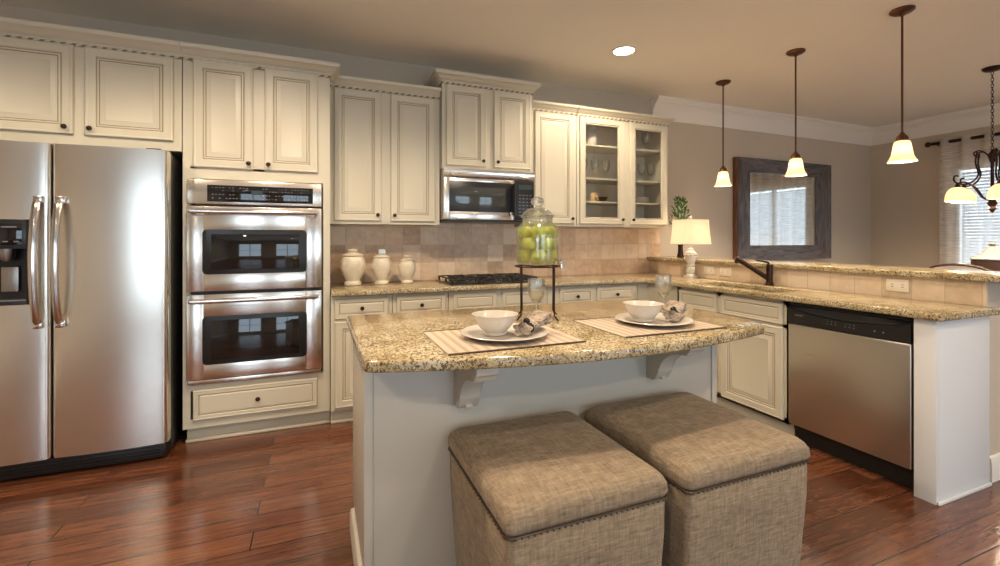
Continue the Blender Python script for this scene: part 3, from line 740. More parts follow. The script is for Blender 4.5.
# ================================================================== MICROWAVE
t = thing('microwave', 'stainless over-the-range microwave under the raised cabinet', 'microwave', (1.09, 0, 1.415))
MF = -.405; mx0, mx1 = .698, 1.478
MB().box(mx0, mx1, MF, -.012, 1.418, 1.822, .002).build('body', M['steel_d'], t)
mb = MB(); mb.prism([(MF-.001, 1.748)]+[(MF-.012-.026*math.sin(PI*(.12+.5*i/8)), 1.748+.072*i/8) for i in range(9)]+[(MF-.001, 1.820)], mx0, mx1, axis='x')
for i in range(16): mb.box(mx0+.05+i*.043, mx0+.085+i*.043, MF-.029, MF-.021, 1.7495, 1.756, mi=1)
vg = mb.build('vent_hood_strip', [M['steel'], M['black']], t)
arcs = MB(); arcs.tube([(mx0+.03+(mx1-mx0-.06)*i/20, MF-.037, 1.757+.045*math.sin(PI*i/20)**.6) for i in range(21)], .0025, 6); arcs.build('arched_trim', M['chrome'], vg)
mb = MB(); a, b_, c, d = .745, 1.258, 1.485, 1.718
mb.box(mx0, a, MF-.030, MF-.001, 1.420, 1.745, .004).box(b_, 1.292, MF-.030, MF-.001, 1.420, 1.745, .004).box(a, b_, MF-.030, MF-.001, 1.420, c, .004).box(a, b_, MF-.030, MF-.001, d, 1.745, .004)
md = mb.build('door', M['steel'], t)
MB().box(a-.002, b_+.03, MF-.034, MF-.010, c-.002, d+.002, .003).build('door_border', M['black'], md)
MB().box(a+.045, b_-.045, MF-.0365, MF-.0345, c+.04, d-.04, .0005).build('glass_window', plain('smoked_glass', (.05, .055, .052), .08, spec=.8), md)
mb = MB(); mb.tube([(1.290, MF-.062, 1.455+.26*i/12) for i in range(13)], .013, 10, sq=1.2); mb.box(1.278, 1.302, MF-.062, MF-.030, 1.458, 1.482, .003).box(1.278, 1.302, MF-.062, MF-.030, 1.69, 1.714, .003)
mb.build('handle', M['black'], md)
mb = MB(); mb.box(1.310, mx1-.004, MF-.028, MF-.001, 1.422, 1.745, .003); cp = mb.build('control_panel', M['black'], t)
mk = MB()
for i in range(4):
    for j in range(7): mk.box(1.335+i*.033, 1.352+i*.033, MF-.0292, MF-.0279, 1.455+j*.028, 1.463+j*.028)
mk.build('button_marks', plain('dim_print', (.16, .15, .15), .5), cp)
MB().box(1.335, 1.455, MF-.0294, MF-.0279, 1.675, 1.715).build('clock_display', M['display'], cp)
MB().box(mx0+.01, mx1-.01, MF-.025, -.05, 1.406, 1.417, .002).build('base_plate', M['black'], t)

# ================================================================== COOKTOP
t = thing('gas_cooktop', 'black gas cooktop with cast iron grates set in the back counter', 'cooktop', (1.10, -.31, CZ1))
cx0, cx1, cy0, cy1 = .72, 1.48, -.555, -.075
MB().box(cx0, cx1, cy0, cy1, CZ1+.0005, CZ1+.012, .004).build('cooktop_plate', M['blackglass'], t)
for gx0 in (cx0+.02, cx0+.270, cx0+.52):
    mb = MB(); gx1 = gx0+.22; za, zb = CZ1+.034, CZ1+.045
    for y in (cy0+.035, (cy0+cy1)/2, cy1-.03): mb.box(gx0, gx1, y-.006, y+.006, za, zb, .003)
    for x in (gx0+.006, (gx0+gx1)/2, gx1-.006): mb.box(x-.006, x+.006, cy0+.035, cy1-.03, za, zb, .003)
    for x in (gx0+.006, gx1-.006):
        for y in (cy0+.035, (cy0+cy1)/2, cy1-.03): mb.box(x-.007, x+.007, y-.007, y+.007, CZ1+.012, za+.003, .002)
    for yc in (cy0+.14, cy1-.13):
        for k in range(4):
            an = PI/4+k*PI/2; c = Vector(((gx0+gx1)/2, yc, zb-.003)); dd = Vector((math.cos(an), math.sin(an), 0))
            mb.tube([c+dd*.028, c+dd*.105], .0055, 6)
    mb.build('grate', M['iron'], t)
for gx0 in (cx0+.13, cx0+.38, cx0+.63):
    for yc in (cy0+.14, cy1-.13):
        if abs(gx0-(cx0+.38)) < .01 and yc > -.3: pass
        mb = MB(); mb.lathe([(.048, CZ1+.012), (.044, CZ1+.020), (.034, CZ1+.022), (.034, CZ1+.030), (.018, CZ1+.032)], (gx0, yc, 0), 20); mb.build('burner', M['iron'], t)
for i in range(4):
    mb = MB(); mb.lathe([(.019, CZ1+.012), (.017, CZ1+.030), (.012, CZ1+.036)], (cx1-.034, cy0+.06+.085*i, 0), 14).build('knob', M['black'], t)
# ================================================================== CANISTERS
def canister(x, h, r, label, lid='c', seed=0):
    t = thing('canister', label, 'canister', (x, -.235, CZ1), group='cream canisters in a row on the back counter')
    hb = h*.80; mb = MB()
    mb.lathe([(r*.62, .0005), (r*.68, h*.03), (r*.66, h*.08), (r*.54, h*.12), (r*.60, h*.18), (r*.80, h*.30), (r*.96, h*.45), (r, h*.56), (r*.97, h*.66), (r*.84, h*.77), (r*.78, hb), (r*.80, hb+h*.012)], (x, -.235, CZ1), 32)
    for k in range(14):
        a = 2*PI*k/14
        for q in range(3): mb.sphere((x+r*.985*math.cos(a+q*.1), -.235+r*.985*math.sin(a+q*.1), CZ1+h*(.50+.05*q)), r*.055, 6, 4)
    mb.build('pot', M['ceramic'], t)
    ld = MB(); z = hb+h*.013
    ld.lathe([(r*.86, z), (r*.88, z+h*.02), (r*.70, z+h*.05), (r*.40, z+h*.085), (r*.22, z+h*.10)], (x, -.235, CZ1), 28)
    lo = ld.build('lid', M['ceramic'], t)
    kn = MB()
    if lid == 'c': kn.lathe([(r*.20, z+h*.095), (r*.36, z+h*.125), (r*.40, z+h*.155), (r*.30, z+h*.185), (r*.08, z+h*.195)], (x, -.235, CZ1), 20); kn.build('lid_knob', M['ceramic'], lo)
    else:
        kn.box(x-.028, x+.028, -.263, -.207, CZ1+z+h*.09, CZ1+z+h*.26, .008); kn.build('lid_knob', plain('pale_blue_glass', (.55, .66, .70), .1, spec=.7), lo)
canister(.042, .275, .092, 'largest cream ceramic canister, beside the oven cabinet')
canister(.256, .255, .076, 'middle cream ceramic canister with a pale square glass knob', 'g')
canister(.452, .222, .068, 'smallest cream ceramic canister, nearest the cooktop')

# ================================================================== DISHWASHER
t = thing('dishwasher', 'stainless dishwasher with black control strip at the end of the peninsula', 'dishwasher', (2.8, -2.19, 0))
DX = 2.522; da, db = -2.520, -1.889
MB().box(DX+.055, 3.0, da+.004, db-.004, .10, .868).build('body', M['dark_in'], t)
mb = MB(); mb.box(DX, DX+.05, da, db, .118, .742, .006, seg=3); mb.build('door', steel_mat('dishwasher_steel', (.68, .65, .60), axis=1, rough=.26), t)
mb = MB()
# control strip with a bowed pocket handle
rows = []
for i in range(17):
    u = i/16; y = db+(da-db)*u; s_ = math.sin(PI*u)**.8
    zt = .868; zl = .838-.034*s_
    rows.append([(DX+.05, y, .745), (DX-.004, y, .745), (DX-.004, y, zl), (DX+.006+.012*s_, y, zl+.004), (DX+.018+.010*s_, y, .852), (DX+.004, y, .860), (DX+.004, y, zt), (DX+.05, y, zt)])
mb.loft(rows); cp = mb.build('control_panel', M['black'], t, ang=25)
mk = MB()
for i in range(6): mk.box(DX-.0052, DX-.0038, -2.12-.022*i-(.03 if i > 2 else 0)-.008, -2.12-.022*i-(.03 if i > 2 else 0), .775, .779)
for i in range(6): mk.box(DX-.0052, DX-.0038, -2.12-.022*i-(.03 if i > 2 else 0)-.010, -2.12-.022*i-(.03 if i > 2 else 0)-.004, .789, .7935)
for i in range(2): mk.box(DX-.0052, DX-.0038, -2.36-.04*i-.008, -2.36-.04*i, .776, .784)
mk.box(DX-.0052, DX-.0038, -1.985, -1.935, .797, .803)
mk.build('button_marks', M['grey_mark'], cp)
mb = MB(); mb.box(DX+.06, DX+.075, da, db, .004, .10).box(DX+.052, DX+.06, da, db, .075, .112, .002); mb.build('toe_kick', M['black'], t)

# ================================================================== FAUCET
t = thing('kitchen_faucet', 'dark bronze pull-out kitchen faucet leaning over the sink', 'faucet', (2.945, -1.40, CZ1))
fx, fy, fz = 2.972, -1.42, CZ1+.0005
mb = MB(); mb.lathe([(.034, 0), (.034, .008), (.026, .016), (.022, .03), (.022, .125), (.0225, .145), (.021, .156), (.012, .163)], (fx, fy, fz), 20); mb.build('faucet_body', M['bronze'], t)
mb = MB(); d = Vector((-.20, .10, .150)).normalized()
p0 = Vector((fx-.012, fy+.010, fz+.055)); mb.tube([p0, p0+d*.12, p0+d*.22, p0+d*.27, p0+d*.275], [.018, .0175, .020, .021, .015], 12)
e = p0+d*.262; mb.tube([e, e+Vector((-.010, .006, -.035))], [.015, .013], 12); mb.build('spout', M['bronze'], t)
mb = MB(); mb.tube([(fx+.0, fy, fz+.155), (fx-.004, fy+.004, fz+.172), (fx-.03, fy+.05, fz+.182), (fx-.05, fy+.075, fz+.185)], [.009, .008, .006, .006], 8); mb.build('lever', M['bronze'], t)

# ================================================================== LAMP + PLANT
lx, ly = 2.945, -.665
t = thing('table_lamp', 'lit table lamp with tapered square linen shade in the counter corner', 'lamp', (lx, ly, CZ1))
mb = MB(); mb.prism(rr(lx-.046, lx+.046, ly-.046, ly+.046, .012), CZ1+.0005, CZ1+.022, b=.003); mb.lathe([(.042, .022), (.038, .030), (.030, .036)], (lx, ly, CZ1), 20); mb.build('base', M['china'], t)
mb = MB(); mb.lathe([(.034, .034), (.041, .05), (.041, .085), (.034, .10), (.040, .106), (.040, .118), (.032, .124)], (lx, ly, CZ1), 24); mb.build('column', M['crystal'], t)
mb = MB(); mb.lathe([(.030, .1235), (.038, .135), (.044, .16), (.042, .172), (.052, .20), (.048, .23), (.030, .245), (.026, .262), (.012, .27), (.012, .33)], (lx, ly, CZ1), 24)
for k in range(10):
    a = 2*PI*k/10
    mb.sphere((lx+.036*math.cos(a), ly+.036*math.sin(a), CZ1+.155), .011, 8, 6); mb.sphere((lx+.050*math.cos(a+.3), ly+.050*math.sin(a+.3), CZ1+.208), .012, 8, 6)
mb.build('carved_stem', M['china'], t)
mb = MB(); rows = []
for k, (z, h) in enumerate([(.305, .152), (.36, .146), (.42, .141), (.48, .137), (.525, .136)]):
    rows.append([(x, y, CZ1+z) for x, y in rr(lx-h, lx+h, ly-h*.75, ly+h*.75, .035)])
inn = [[(lx+(x-lx)*.975, ly+(y-ly)*.975, z) for x, y, z in r_] for r_ in rows[::-1]]
mb.loft(rows+inn+[rows[0]], False, False); sh = mb.build('lamp_shade', M['lampshade'], t)
pip = MB()
for k, r_ in ((0, rows[0]), (1, rows[-1])): pip.tube(r_+[r_[0]], .0028, 6)
pip.build('shade_piping', M['cushion'], sh)
mb = MB(); mb.tube([(lx, ly, CZ1+.33), (lx, ly, CZ1+.535)], .003, 6); mb.sphere((lx, ly, CZ1+.545), .016, 12, 8); mb.tube([(lx-.145, ly, CZ1+.523), (lx+.145, ly, CZ1+.523)], .002, 5); mb.build('finial', M['china'], t)
MB().sphere((lx, ly, CZ1+.40), .028, 14, 10).build('bulb', M['bulb'], t)
lamp('lamp_light', 'POINT', (0, 0, .40), 3.2, WARM, parent=t, shadow_soft_size=.04)

px_, py_ = 3.12, -.36
t = thing('potted_plant', 'leafy green plant in a tall dark vase behind the table lamp', 'plant', (px_, py_, 1.08))
mb = MB(); mb.lathe([(.028, .0005), (.034, .01), (.026, .05), (.022, .10), (.034, .19), (.052, .27), (.056, .30), (.050, .305), (.040, .27)], (px_, py_, 1.08), 20); mb.build('vase', M['bronze'], t)
mb = MB(); rnd = random.Random(5)
for k in range(150):
    a = rnd.random()*2*PI; z = rnd.random(); rad = .105*math.sqrt(rnd.random())*(1.05-.75*z)
    c = Vector((px_+rad*math.cos(a), py_+rad*math.sin(a), 1.08+.32+.27*z))
    d = Vector((math.cos(a)*(.5+rnd.random()), math.sin(a)*(.5+rnd.random()), .5+rnd.random()*.9)).normalized(); s_ = d.cross(Vector((rnd.random()-.5, rnd.random()-.5, rnd.random()))).normalized()
    n = d.cross(s_); ln = .035+.02*rnd.random(); wd = .010
    vs = [mb.bm.verts.new(c), mb.bm.verts.new(c+d*ln*.45+s_*wd+n*.003), mb.bm.verts.new(c+d*ln), mb.bm.verts.new(c+d*ln*.45-s_*wd+n*.003)]
    mb.bm.faces.new(vs)
for k in range(9):
    a = 2*PI*k/9; mb.tube([(px_, py_, 1.36), (px_+.03*math.cos(a), py_+.03*math.sin(a), 1.46), (px_+.06*math.cos(a), py_+.06*math.sin(a), 1.55+.03*(k % 3))], .0025, 5)
mb.build('foliage', M['leaf'], t)

# ================================================================== ISLAND
IX0, IX1, IY0, IY1 = -.058, 1.46, -2.30, -1.69
t = thing('kitchen_island', 'grey-white kitchen island body in the middle of the floor', 'island', ((IX0+IX1)/2, -2.0, 0))
mb = MB(); mb.box(IX0, IX1, IY0, IY1, .10, .878, .002); mb.box(IX0, IX1, IY0, IY1+.0-.075, 0, .10)
mb.box(IX0-.008, IX0+.02, IY0-.008, IY0+.02, .0, .876, .002).box(IX1-.02, IX1+.008, IY0-.008, IY0+.02, 0, .876, .002)
mb.build('cabinet_body', M['island'], t)
mb = MB(); mitre_sweep(mb, [(IX0, IY1-.075), (IX0, IY0-.008), (IX0, IY0-.008)][:2], [(0, 0), (.018, 0), (.018, .075), (.012, .09), (0, .092)])
mb.build('base_moulding', M['island'], t)
F = frame_S(IY1)
# kitchen-side doors of the island (facing the back wall)
FN = lambda u, v, w: (u, IY1+w, v)
for k in range(4): 
    a = IX0+.03+k*.37
    d_ = MB(); panel(d_, FN, a, a+.34, .70, .86, DRAWER); d_.build('drawer', [M['island'], M['glaze']], t)
    d_ = MB(); panel(d_, FN, a, a+.34, .12, .68, DOOR); d_.build('door', [M['island'], M['glaze']], t)
def corbel(x):
    prof = [(IY0, .877), (-2.545, .877), (-2.545, .850), (-2.532, .842), (-2.525, .825)]
    for i in range(9):
        a = PI/2*i/8; prof.append((-2.518+.145*math.sin(a)*1.0, .825-.10*(1-math.cos(a))))
    prof += [(-2.365, .712), (-2.352, .690), (-2.335, .682), (IY0, .682)]
    mb = MB(); mb.prism(prof, x-.036, x+.036, axis='x', b=.003)
    mb.box(x-.012, x+.012, IY0-.0665, IY0-.01, .690, .700, .002)
    mb.build('corbel', M['island'], t)
corbel(.275); corbel(1.115)
pts = [(-.085, -1.655), (-.085, -2.455), (-.082, -2.478), (-.065, -2.495)]
for i in range(1, 20):
    u = i/20; x = -.065+1.52*u; pts.append((x, -2.495-.118*math.sin(PI*min(1, u*1.0))**.9-.045*u))
pts += [(1.478, -2.535), (1.512, -2.50), (1.540, -2.43)]
for i in range(1, 8): u = i/8; pts.append((1.540+.028*math.sin(PI*u)+.0*u, -2.43+.68*u))
pts += [(1.535, -1.70), (1.50, -1.655)]
o = slab('island_countertop', pts, [], CZ0, CZ1, .011, M['granite']); tag(o, 'bow-fronted speckled granite top of the kitchen island', 'countertop')

# ================================================================== OTTOMANS
def rrz(x0, x1, y0, y1, r, z, n=6): return [(x, y, z) for x, y in rr(x0, x1, y0, y1, r, n)]
def ottoman(name_label, x0, x1, y0, y1, group):
    x0 -= .007; x1 += .008; y0 -= .004
    cx, cy = (x0+x1)/2, (y0+y1)/2; hx, hy = (x1-x0)/2, (y1-y0)/2
    t = thing('ottoman', name_label, 'ottoman', (cx, cy, 0), group=group)
    def lp(z, ins, r): return rrz(x0+ins, x1-ins, y0+ins, y1-ins, r*.62, z, 6)
    mb = MB(); mb.loft([lp(.012, .034, .02), (lp(.03, .030, .03)), lp(.25, .016, .035), lp(.45, .005, .035), lp(.548, .004, .035), lp(.553, .012, .03)]); mb.build('upholstered_base', M['ottoman'], t, ang=60)
    mb = MB(); L_ = [lp(.556, .012, .03), lp(.560, .002, .036), lp(.572, -.003, .04), lp(.592, -.002, .045), lp(.606, .005, .05), lp(.616, .016, .05), lp(.6215, .034, .05), lp(.625, .07, .06), lp(.627, .14, .06)]
    mb.loft(L_); lid = mb.build('cushioned_lid', M['ottoman'], t, ang=80)
    # stitched nail row under the lid
    mb = MB(); ring = lp(.5545, .001, .036); mb.tube(ring+[ring[0]], .0025, 6)
    n = 0; tot = []
    for i in range(len(ring)):
        a, b_ = Vector(ring[i]), Vector(ring[(i+1) % len(ring)]); L = (b_-a).length; k = max(1, round(L/.017))
        for j in range(k): tot.append(a+(b_-a)*(j/k))
    for p in tot:
        d = (p-Vector((cx, cy, p.z))); d.normalize(); mb.sphere(p+Vector((0, 0, -.004)), .0034, 6, 4)
    mb.build('nail_trim', M['ottoman_trim'], t)
    mb = MB()
    for sx in (-1, 1):
        for sy in (-1, 1): MB().box(cx+sx*(hx-.085)-.018, cx+sx*(hx-.085)+.018, cy+sy*(hy-.085)-.018, cy+sy*(hy-.085)+.018, 0, .012).build('foot', M['black'], t)
    return t
ottoman('taupe tweed cube ottoman under the left half of the island counter', .214, .688, -2.852, -2.325, 'tweed ottomans at the island')
ottoman('taupe tweed cube ottoman nearest the dishwasher', .758, 1.262, -2.860, -2.325, 'tweed ottomans at the island')

# ================================================================== PLACE SETTINGS
def placemat(x0, x1, y0, y1, sk, label):
    t = thing('placemat', label, 'placemat', ((x0+x1)/2, (y0+y1)/2, CZ1), group='striped placemats on the island')
    c = [(x0, y0), (x1, y0+sk), (x1+.0, y1+sk), (x0, y1)]
    MB().prism(c, CZ1+.0006, CZ1+.0036).build('mat', M['placemat'], t)
    MB().tube([(*c[0], CZ1+.0035), (*c[1], CZ1+.0035)], .0028, 6).build('edge_piping', M['piping'], t)
    MB().tube([(*c[3], CZ1+.0035), (*c[2], CZ1+.0035)], .0028, 6).build('edge_piping', M['piping'], t)
placemat(.158, .640, -2.520, -2.165, .0, 'striped beige placemat under the left place setting, by the ottoman corner')
placemat(.805, 1.285, -2.520, -2.165, .0, 'striped beige placemat under the place setting nearest the curved counter end')
def plate(x, y, r, z, label, group):
    mb = MB(); pr = [(r*.50, 0), (r*.56, .0), (r*.60, .004), (r*.78, .009), (r*.97, .0155), (r, .018), (r*.985, .020), (r*.80, .0135), (r*.62, .0085), (r*.55, .006), (1e-6, .006)]
    mb.lathe(pr, (0, 0, 0), 48)
    o = mb.build('dinner_plate', M['china']); o.location = (x, y, z); return tag(o, label, 'plate', group)
P1 = (.412, -2.345); P2 = (1.085, -2.335); zm = CZ1+.0038
plate(P1[0], P1[1], .155, zm, 'cream dinner plate under the bowl nearest the glass jar', 'dinner plates on the island')
plate(P2[0], P2[1], .155, zm, 'cream dinner plate under the bowl nearest the curved counter end', 'dinner plates on the island')
def bowl(x, y, z, label, group):
    mb = MB(); r = .082
    out = [(.036, 0), (.040, .004), (.038, .010), (.052, .024), (.066, .041), (.075, .060), (.080, .071), (.0835, .074)]
    mb.lathe(out+[(.080, .074), (.072, .061), (.064, .043), (.048, .025), (.030, .014), (1e-6, .012)], (0, 0, 0), 36)
    o = mb.build('bowl', M['china']); o.location = (x, y, z); return tag(o, label, 'bowl', group)
bowl(P1[0]-.030, P1[1]+.014, zm+.0065, 'white cereal bowl on the plate nearest the glass jar', 'white bowls on the island')
bowl(P2[0]-.036, P2[1]+.020, zm+.0065, 'white cereal bowl on the plate nearest the curved counter end', 'white bowls on the island')
def napkin(x, y, z, rz, label):
    t = thing('napkin', label, 'napkin', (x, y, z), rz, group='rolled napkins on the plates')
    mb = MB(); rows = []; n = 18; rnd = random.Random(2)
    for i in range(13):
        u = i/12; xx = -.035+.135*u
        w = .012+.030*abs(u-.22)/.78+(.012 if u < .1 else 0); row = []
        for k in range(n):
            a = 2*PI*k/n; rr_ = w*(1+.16*math.sin(5*a+u*2))
            row.append((xx, rr_*math.cos(a)*1.15, .022+.045*max(0, u-.2)*.6+rr_*.62*math.sin(a)+.0))
        rows.append(row)
    mb.loft(rows); mb.build('cloth', M['napkin'], t, local=True, ang=60)
    mb = MB()
    for q in range(3):
        for k in range(14):
            a = 2*PI*k/14+q*.2; mb.sphere((-.006+.010*(q-1), .020*math.cos(a), .021+.0155*math.sin(a)), .0055, 8, 6)
    mb.sphere((-.006, 0, .044), .013, 10, 8); mb.build('napkin_ring', M['ring'], t, local=True)
    return t
napkin(P1[0]+.070, P1[1]-.045, zm+.013, .62, 'rolled patterned napkin in a dark beaded ring on the plate nearest the glass jar')
napkin(P2[0]+.070, P2[1]-.040, zm+.013, .75, 'rolled patterned napkin in a dark beaded ring on the plate nearest the curved counter end')

# ---------------------------------------------------------------- glassware
def goblet_mesh(name, h, r, local_stem=True):
    mb = MB(); k = h/.165
    pr = [(.030*k, 0), (.031*k, .003), (.008*k, .006), (.0045*k, .012), (.004*k, .05*k), (.007*k, .062*k), (.022*k, .075*k), (r*.86, .098*k), (r, .125*k), (r*.92, h), (r*.88, h), (r*.955, .125*k), (r*.80, .100*k), (.018*k, .080*k), (1e-6, .074*k)]
    mb.lathe(pr, (0, 0, 0), 26, cap=False); return mb.build(name, M['glass'], ang=60)
g1 = goblet_mesh('wine_glass', .175, .040); g1.location = (1.36, -2.09, CZ1+.0006); tag(g1, 'clear stemmed wine glass behind the right bowl, before the white lamp', 'glass', 'clear wine glasses on the island')
g2 = g1.copy(); C.objects.link(g2); g2.location = (.690, -2.045, CZ1+.0006); g2['label'] = 'clear stemmed wine glass standing beneath the apple jar'

# ---------------------------------------------------------------- apple jar on its rack
JX, JY = .698, -2.040; RZ = 1.150
t = thing('wire_stand', 'dark wire stand holding up the jar of apples on the island', 'stand', (JX, JY, CZ1))
mb = MB(); ringp = [(JX+.099*math.cos(2*PI*k/28), JY+.099*math.sin(2*PI*k/28), RZ-.004) for k in range(29)]; mb.tube(ringp, .0035, 6)
for q in (0, 1): mb.tube([(JX+.098*math.cos(math.radians(18.5)+q*PI/2), JY+.098*math.sin(math.radians(18.5)+q*PI/2), RZ-.004), (JX-.098*math.cos(math.radians(18.5)+q*PI/2), JY-.098*math.sin(math.radians(18.5)+q*PI/2), RZ-.004)], .003, 6)
mb.build('ring', M['bronze'], t)
for k in range(4):
    a = math.radians(18.5)+k*PI/2; ca, sa = math.cos(a), math.sin(a); mb = MB()
    mb.tube([(JX+.101*ca, JY+.101*sa, RZ+.002), (JX+.101*ca, JY+.101*sa, 1.05), (JX+.100*ca, JY+.100*sa, .955), (JX+.101*ca, JY+.101*sa, .938), (JX+.124*ca, JY+.124*sa, CZ1+.0045)], .0035, 7)
    mb.build('leg', M['bronze'], t)
t = thing('glass_jar', 'tall clear glass drink jar with a knobbed lid full of green apples', 'jar', (JX, JY, RZ))
mb = MB(); R = .0935
mb.lathe([(1e-6, .0015), (.050, .0015), (.072, .004), (R-.002, .012), (R, .025), (R, .150), (R-.003, .162), (.082, .174), (.070, .183), (.066, .192), (.066, .206), (.071, .212),
          (.068, .212), (.062, .206), (.062, .192), (.066, .181), (.079, .171), (R-.006, .160), (R-.003, .150), (R-.003, .025), (.072, .008), (.05, .005), (1e-6, .005)], (JX, JY, RZ), 36)
mb.build('jar_body', M['glass'], t, ang=60)
mb = MB(); mb.lathe([(1e-6, .2135), (.074, .2135), (.075, .220), (.066, .226), (.060, .236), (.040, .250), (.018, .256), (.015, .261), (.024, .267), (.030, .281), (.025, .295), (.010, .304), (1e-6, .304)], (JX, JY, RZ), 28)
mb.build('lid', M['glass'], t, ang=60)
mb = MB(); mb.tube([(JX+.048, JY-.072, RZ+.020), (JX+.060, JY-.092, RZ+.018), (JX+.066, JY-.103, RZ+.018)], [.011, .011, .009], 10).tube([(JX+.062, JY-.096, RZ+.018), (JX+.064, JY-.100, RZ-.010)], .007, 10).tube([(JX+.050, JY-.106, RZ+.030), (JX+.076, JY-.090, RZ+.030)], .004, 8)
mb.build('spigot', M['chrome'], t)
mb = MB(); ar = .0335
pr = []
for i in range(15):
    a = PI*i/14; r_ = ar*math.sin(a)*(1+.06*math.cos(a)); z = ar-ar*.92*math.cos(a)
    if i >= 12: z -= ar*.10*(i-11)/3*1.6
    if i <= 1: z += ar*.06*(2-i)
    pr.append((max(r_, 1e-6), z))
mb.lathe(pr, (0, 0, 0), 22); a0 = mb.build('green_apple', M['apple'], ang=80)
mb = MB(); mb.tube([(0, 0, ar*1.62), (.002, .001, ar*1.95), (.005, .002, ar*2.12)], .0014, 5); mb.build('stem', M['stem'], a0, local=True)
tag(a0, 'x', 'apple', 'green apples in the glass jar')
side = {0: 'at its right', 1: 'at its back', 2: 'at its left', 3: 'at its front'}
side2 = {0: 'at its back right', 1: 'at its back left', 2: 'at its front left', 3: 'at its front right'}
first = True
for layer in range(3):
    for k in range(4):
        a = -.38+k*PI/2+(PI/4 if layer % 2 else 0); rad = .0545
        loc = (JX+rad*math.cos(a), JY+rad*math.sin(a), RZ+.0085+layer*.0525)
        lab = 'green apple in the %s layer inside the jar, %s' % (['bottom', 'middle', 'top'][layer], (side2 if layer % 2 else side)[k])
        if first: a0.location = loc; a0['label'] = lab; first = False; continue
        c = dup(a0, loc, k*1.3+layer, lab)

# ---------------------------------------------------------------- dishes in the glass cabinet
gy = -.17
def shelfobj(o, loc, label, cat, group=None): o.location = loc; return tag(o, label, cat, group)
zs = [1.3966, SH[0]+.0166, SH[1]+.0166, SH[2]+.0166]
mb = MB(); mb.lathe([(.045, 0), (.058, .03), (.064, .08), (.052, .13), (.040, .165), (.048, .20), (.044, .20), (.036, .165), (.046, .13), (.05, .04), (1e-6, .012)], (0, 0, 0), 26)
p = thing('pitcher', 'white pitcher on the top shelf behind the left glass door', 'pitcher', (2.20, gy, zs[3])); mb.build('body', M['china'], p, local=True)
MB().tube([(.040, 0, .165), (.075, 0, .17), (.098, 0, .13), (.092, 0, .08), (.060, 0, .055)], .007, 8).build('handle', M['china'], p, local=True)
wg = goblet_mesh('wine_glass', .19, .042)
shelfobj(wg, (2.12, gy, zs[2]), 'clear wine glass on the third shelf, nearest the left edge of the left glass door', 'glass', 'wine glasses in the glass-door cabinet')
for x, z, lab in [(2.25, zs[2], 'clear wine glass in the middle of the third shelf, left glass door'), (2.37, zs[2], 'clear wine glass on the third shelf by the centre stile, left glass door'),
                  (2.70, zs[3], 'clear wine glass on the top shelf, right glass door, by the centre stile'), (2.85, zs[3], 'clear wine glass on the top shelf, right glass door, nearest the wall side'),
                  (2.80, zs[2], 'clear wine glass on the third shelf beside the white tumbler'), (2.91, zs[2], 'clear wine glass on the third shelf, right glass door, nearest the wall side')]:
    c = wg.copy(); C.objects.link(c); c.location = (x, gy, z); c['label'] = lab
mb = MB(); mb.lathe([(.034, 0), (.042, .15), (.039, .15), (.031, .01), (1e-6, .008)], (0, 0, 0), 24); shelfobj(mb.build('tumbler', M['china']), (2.68, gy, zs[2]), 'white tumbler on the third shelf behind the right glass door', 'tumbler')
mb = MB(); mb.lathe([(.03, 0), (.05, .02), (.065, .05), (.062, .05), (.046, .022), (1e-6, .008)], (0, 0, 0), 28); shelfobj(mb.build('serving_bowl', M['bronze']), (2.32, gy, zs[1]), 'small dark bowl on the second shelf behind the left glass door', 'bowl')
pm = MB(); pm.lathe([(.06, 0), (.085, .008), (.105, .018), (.102, .020), (.08, .012), (1e-6, .006)], (0, 0, 0), 30); pl0 = pm.build('side_plate', M['china'])
names = ['bottom', 'second', 'third', 'top']
for k in range(4):
    c = pl0 if k == 0 else pl0.copy()
    if k: C.objects.link(c)
    c.location = (2.76, gy, zs[1]+.0125*k+.0002*k); tag(c, '%s white plate of the stack on the second shelf, right glass door' % names[k], 'plate', 'stacked plates behind the right glass door')
mb = MB(); mb.lathe([(.035, 0), (.06, .03), (.075, .08), (.072, .08), (.057, .032), (1e-6, .01)], (0, 0, 0), 28); shelfobj(mb.build('glass_bowl', M['glass']), (2.78, gy, zs[0]), 'clear glass bowl on the cabinet floor behind the right glass door', 'bowl')

# ================================================================== MIRROR
t = thing('wall_mirror', 'large mirror in a wide rustic dark wood frame on the dining wall', 'mirror', (5.06, 0, 1.02))
mx0, mx1, mz0, mz1 = 4.255, 5.880, 1.02, 2.208; ix0, ix1, iz0, iz1 = 4.462, 5.575+.06, 1.19, 2.045
def board(pts_out, mat):
    mb = MB(); a = [(x, -.060, z) for x, z in pts_out]; b_ = [(x, -.004, z) for x, z in pts_out]
    # front slopes to the inner edge
    a = [(x, -.062 if i < 2 else -.046, z) for i, (x, z) in enumerate(pts_out)]
    mb.loft([b_, a]); mb.build('frame_board', mat, t)
board([(mx0, mz1), (mx1, mz1), (ix1, iz1), (ix0, iz1)], M['rustic_h']); board([(mx1, mz0), (mx0, mz0), (ix0, iz0), (ix1, iz0)], M['rustic_h'])
board([(mx0, mz0), (mx0, mz1), (ix0, iz1), (ix0, iz0)], M['rustic_v']); board([(mx1, mz1), (mx1, mz0), (ix1, iz0), (ix1, iz1)], M['rustic_v'])
MB().box(mx0-.022, mx0-.0005, -.056, -.004, mz0, mz1, .002).build('frame_edge', M['frame_side'], t)
MB().box(ix0-.01, ix1+.01, -.030, -.024, iz0-.01, iz1+.01).build('mirror_glass', M['mirror'], t)

